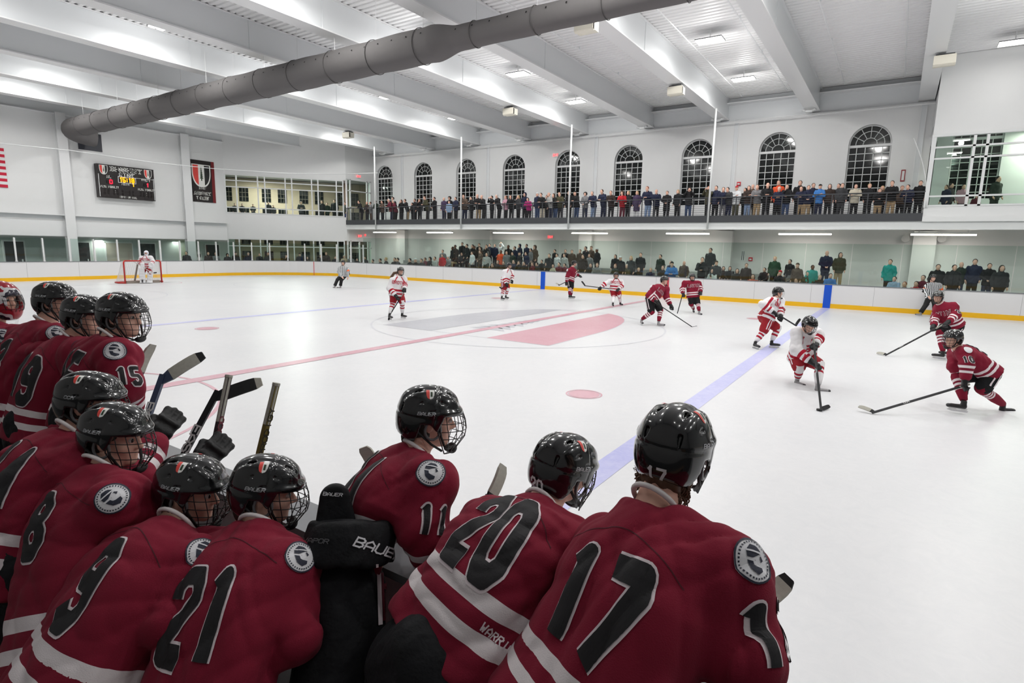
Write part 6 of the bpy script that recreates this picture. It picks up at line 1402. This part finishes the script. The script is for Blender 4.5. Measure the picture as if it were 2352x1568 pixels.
def put_person(d, foot, yaw, s, label, group):
    M = spect(d['pose']); sit = d['pose'] == 'sit'
    t = thing('person', label, 'person', foot, group); t.rotation_euler = (0, 0, yaw); t.scale = (s*d.get('wid', 1.), s, s)
    def part(nm, me, m):
        o = obj(nm, me, t); o.material_slots[0].link = 'OBJECT'; o.material_slots[0].material = m
    part('body', M['body'], M_skin2 if 'dk' in d['fl'] else M_skin)
    part('coat', M['coat_long' if 'long' in d['fl'] and not sit else 'coat'], cmat(d['coat'])); part('trousers', M['trousers'], cmat(d['tr']))
    hk = d['hair']; nm = hk if hk in ('cap', 'beanie', 'hood') else 'hair'
    if hk in ('cap', 'beanie', 'hood'): part(nm, M[hk], cmat(d['coat'] if hk == 'hood' else {'k': 'black', 'b': 'brown', 'y': 'cream', 'g': 'grey', 'w': 'white', 'r': 'red'}[d['hc']]))
    else: part('hair', M[hk], hmat(d['hc']))
    return t
def fromend(i, n): return ordn(i+1)+' from left end' if i < n/2 else ordn(n-i)+' from right end'
def describe(d):
    cn = CNAME.get(d['coat'], d['coat']); hk = d['hair']
    hd = {'short': HN[d['hc']]+' hair', 'long': 'long '+HN[d['hc']]+' hair', 'bald': 'bald head', 'cap': 'a cap', 'beanie': 'a knit cap', 'hood': 'a hood up', 'curly': 'big curly hair'}[hk]
    return 'person in %s %s, %s' % (cn, 'long coat' if 'long' in d['fl'] else 'jacket', hd)
BALC = parse('''794 464 dkgreen side short k jeans
829 460 black lean short k dark
843 463 dkbrown clasp bald g dark
851 463 grey cross short b brown
866 460 dkgreen lean short b dark
878 460 brown cross short k dark
898 456 maroon lean short w navy
903 452 black side short k dark B
908 459 maroon lean short w black
922 458 black face long b dark
935 457 black lean short b khaki
947 465 black clasp short k dark
953 456 dark side short k black B
964 456 black face long b black
981 450 olive lean short b dark
998 452 black clasp short k black
1020 453 purple side bald g navy
1033 451 black side curly k dark B
1032 461 lblue side short b black
1047 452 navy clasp short k black
1067 447 brown lean short b navy
1083 451 black cross short k black
1099 446 black lean bald r khaki
1111 448 black lean bald w dark
1130 449 black phone short k black
1146 446 black lean short w black
1162 449 pink cross short r black
1175 448 black lean short b black
1191 448 charcoal face long y black
1206 442 navy side hood k black B
1215 454 magenta lean long k black
1235 442 navy side cap w jeans
1246 443 black lean short k cream
1257 447 dark side short k dark B
1266 442 lgrey lean bald r navy
1276 444 black lean long b jeans
1288 441 olive lean short b dark
1308 438 black side bald r black
1325 439 black lean cap k jeans
1345 441 grey clasp curly k navy
1364 439 navy lean short g ljeans
1387 435 navy lean short b navy
1405 438 dkbrown lean short b dark
1431 439 red lean curly b maroon
1444 438 black clasp long y black
1464 438 purple side long y white long
1490 428 navy lean short r ljeans
1509 435 navy lean bald g black
1533 438 black clasp short b black long
1558 435 black side long y black
1584 430 black phone curly k jeans
1629 427 olive phone short r black
1646 426 navy side short k black
1663 430 navy lean short k grey
1676 430 charcoal lean short k navy
1693 427 white cross cap r olive
1713 431 black side long k black B
1721 426 dkbrown cross long k ljeans
1730 423 brown side bald b dark B
1742 424 grey lean short b khaki
1764 420 black lean bald g black
1790 413 orange side short b black B
1791 429 navy lean short w black
1809 423 black face short k jeans
1839 414 black side short b black B
1843 428 navy lean short b khaki
1858 425 navy clasp short b khaki
1869 420 navy side short b black B
1885 423 blue cross cap k navy
1907 422 dkbrown side long k black
1928 421 dark side short k dark B
1936 420 charcoal side short k charcoal
1967 422 cream cross long k black
1998 421 black side short y black
2021 433 black face short b khaki
2028 426 brown side long y dark B
2052 415 black lean short k khaki
2073 426 brown side short r dark B
2090 424 navy lean short k black
2116 414 black side short k black''')
for i, d in enumerate(BALC):
    back = 'B' in d['fl']; y = 17.25 if back else 16.42
    p = ony(d['px'], d['py'], y); top = spect(d['pose'])['top']; s = min(1.12, max(.62, (p[2]-BZ)/top)); d['wid'] = max(1., .92/s) if s < .9 else 1.
    put_person(d, (p[0], y-(.0 if not back else 0), BZ), math.pi+rng.uniform(-.45, .3), s, describe(d)+(' behind the balcony row, ' if back else ' at the balcony rail, ')+fromend(i, len(BALC)), 'spectators along the balcony rail')
STAND = parse('''857 595 dark sit short k dark
874 593 dark sit short k dark
887 586 black sit short y dark
907 588 black sit short k dark
914 584 charcoal sit short k dark
942 584 black sit short k dark
955 584 black sit cap w dark
968 585 charcoal sit short k dark
977 591 maroon sit short b dark
988 590 black sit hood k dark
999 589 lgrey sit short b dark
1017 573 grey side short k dark
1016 583 red side short b dark
1029 588 grey sit beanie w dark
1040 566 dark side short k dark dk
1046 562 dkbrown side short k dark dk
1047 577 dkbrown sit short b khaki
1062 556 dark side short k dark
1061 579 dark sit short k dark
1073 560 dark side short k dark
1073 577 dark sit short k dark
1086 561 black side short k dark
1090 564 dkbrown side short b dark dk
1085 577 white side short b dark
1101 558 black side short b dark
1103 566 brown side short b khaki
1104 574 brown clasp short b dark
1118 561 dark side short k dark
1117 566 grey side short b dark
1118 580 lgrey side short b dark
1125 559 navy side short k dark
1137 560 navy side short b dark
1151 559 white up hood w dark
1151 574 orange side short k dark dk
1168 562 black side short k dark dk
1164 576 grey side short k dark
1183 565 navy side short k dark
1178 578 dkgreen side short k dark
1194 560 navy side hood k dark
1194 578 dark side cap k dark
1210 560 navy side short k dark
1209 578 navy side short k dark
1220 570 grey side short k dark
1229 563 brown side hood k dark
1116 593 dkgreen sit short k dark
1132 604 dark sit short b dark
1144 597 dark sit short b dark
1157 599 dkbrown sit short b dark
1181 596 navy sit short k dark
1192 599 dark face short b dark
1205 600 dark sit short k dark
1224 601 maroon sit short b dark
1234 602 dark sit short k dark
1245 596 black sit short k dark
1262 582 dark side short k dark
1275 572 black side short k dark
1280 582 white side short k dark
1299 572 dark side short b dark
1297 582 lgrey side short b dark
1314 573 brown side short k dark
1333 572 brown side short b dark
1346 565 dark side short k dark
1359 565 brown side beanie b dark
1372 570 dark side beanie w dark dk
1349 574 brown side short b dark
1355 582 grey side long b dark
1340 584 dkbrown side short k dark
1372 603 grey sit short b dark
1357 604 dark sit short k dark
1341 610 dark sit short b dark
1298 604 maroon sit short k dark
1285 602 maroon sit short k dark
1271 606 cream sit short k dark
1257 601 dark sit short k dark
1414 584 black side long k dark
1426 588 black side cap w dark
1415 605 dkgreen sit short r dark
1442 605 olive sit short w dark
1450 587 charcoal side long y dark
1472 580 dark side short b jeans
1467 614 black sit short y dark
1495 615 navy sit short y dark
1518 584 dkgreen side short k jeans
1524 609 dark sit short b dark
1542 598 navy side short g dark
1545 601 blue lean beanie k jeans
1572 599 brown side bald g khaki
1614 590 dark face short k dark
1633 569 charcoal side short k dark
1646 599 charcoal side beanie b dark
1638 616 white sit short b dark
1662 611 dkbrown sit long k dark
1677 611 dark sit long k dark
1694 616 dark sit long k dark
1715 604 dkbrown side short b dark
1730 629 orange sit long b dark
1757 614 dark sit short k dark
1781 588 green side short y black
1793 621 dark sit beanie r dark
1816 595 black side short k dark
1815 614 grey sit short b dark
1833 604 brown side beanie b dark
1830 638 tan sit short b dark
1867 608 teal side short k dark dk
1856 621 olive sit short k dark
1884 631 dark sit short y dark
1900 575 navy clasp bald r navy
1908 627 blue sit short k dark
1931 579 olive side long k khaki
2046 595 teal side short b dark
2056 634 lblue sit short k dark
2079 646 brown sit short r dark
2106 645 red sit short k dark
2122 631 maroon sit short k dark
2156 606 black side short k dark
2193 607 dark side short k jeans
2209 601 dkgreen side bald g jeans
2241 594 navy side short k dark
2274 604 black clasp short k jeans
2302 608 dark side long k black''')
ROWS = [(14.72+.62*k, .25*k) for k in range(6)]
for i, d in enumerate(STAND):
    best = None
    sit = d['pose'] == 'sit'; top = spect(d['pose'])['top']
    for k, (y, z) in enumerate(ROWS):
        p = ony(d['px'], d['py'], y+.12); h = p[2]-z
        if p[0] < -18.4 and k or p[0] > 4.4 and k > 3: continue
        sc_ = h/top; e = abs(sc_-.985)+(.12 if sit and k > 2 else 0)+(.0 if sit else .015*(5-k) if d['px'] < 1400 else .02*k)
        if best is None or e < best[0]: best = (e, k, p, sc_)
    e, k, p, s = best; y, z = ROWS[k]; s = min(1.16, max(.55, s)); d['wid'] = max(1., .92/s) if s < .9 else 1.
    if not sit and s < .6: pass
    where = 'seated in stands' if sit else 'standing in stands'
    put_person(d, (p[0], y+.12, z), math.pi+rng.uniform(-.5, .35), s, describe(d)+' '+where+', '+fromend(i, len(STAND)), 'spectators in the stands behind the far glass')
ENDS = parse('''428 576 dark side short k dark
478 577 dkbrown side short k dark
495 578 grey clasp bald w grey
522 581 black side hood k dark
541 577 dark side cap k dark
570 578 navy side short g dark
596 580 dark side short b dark
615 578 charcoal side short b dark
657 584 dark face short b dark
688 580 dark side cap k dark
705 588 dkbrown side short b dark
736 584 dark side short b dark
749 577 dkbrown side long b dark
769 587 black side short k dark
790 585 tan side beanie y dark
805 585 grey side beanie w dark
820 592 black clasp short k dark
838 588 dark side short k dark''')
def ring_hit(px, off):
    r_ = ray(px, 580)[:2]; c = CAM[:2]; r_ = r_/np.linalg.norm(r_)
    q = np.array((XL+RC, YF-RC)); R0 = RC+off; oc = c-q; b = oc @ r_; t = -b+math.sqrt(max(0, b*b-(oc @ oc-R0*R0))); p = c+r_*t
    if p[1] < YF-RC: t = (XL-off-c[0])/r_[0]; p = c+r_*t
    return p
for i, d in enumerate(ENDS):
    p = ring_hit(d['px'], .75); r_ = ray(d['px'], d['py']); t = ((p-CAM[:2]) @ r_[:2])/(r_[:2] @ r_[:2]); z = CAM[2]+r_[2]*t
    s = min(1.1, max(.6, z/spect(d['pose'])['top'])); v = CAM[:2]-p; yaw = math.atan2(-v[0], v[1])
    put_person(d, (p[0], p[1], -.03), yaw+rng.uniform(-.4, .4), s, describe(d)+' behind goal end glass, '+ordn(i+1)+' from left', 'spectators behind the goal end glass')
LOBBY = parse('''539 467 dark side short k dark
556 472 black side short k dark
581 471 charcoal clasp short k dark
616 463 dark side short k dark
628 476 dark side short b dark
691 462 charcoal lean short k dark
739 460 dark side short k dark
751 465 dkgreen side short k dark
768 458 dark side short k dark''')
for i, d in enumerate(LOBBY):
    s_ = s_of(d['px'], d['py']); r_ = ray(d['px'], d['py']); n2 = nAB; o2 = A0+nAB*.9; t = ((o2-CAM[:2]) @ n2)/(r_[:2] @ n2); p = CAM+r_*t
    s = min(1.1, max(.7, (p[2]-4.05)/spect(d['pose'])['top'])); v = CAM[:2]-p[:2]
    put_person(d, (p[0], p[1], 4.05), math.atan2(-v[0], v[1])+rng.uniform(-.3, .3), s, describe(d)+' behind upper corner glazing, '+ordn(i+1)+' from left', 'people in the upper corner lobby')
RR = parse('''2176 424 navy side short b navy
2185 420 dark side short k dark
2214 423 pink side short k dark
2243 449 maroon side short k maroon
2293 404 dkgreen side short k dkgreen''')
for i, d in enumerate(RR):
    y = 17.3+.5*(i % 2); p = ony(d['px'], d['py'], y); s = min(1.15, max(.6, (p[2]-4.1)/spect(d['pose'])['top']))
    put_person(d, (p[0], y, 4.1), math.pi+rng.uniform(-.9, .9), s, describe(d)+' inside right glazed room, '+ordn(i+1)+' from left', 'people in the right glazed room')
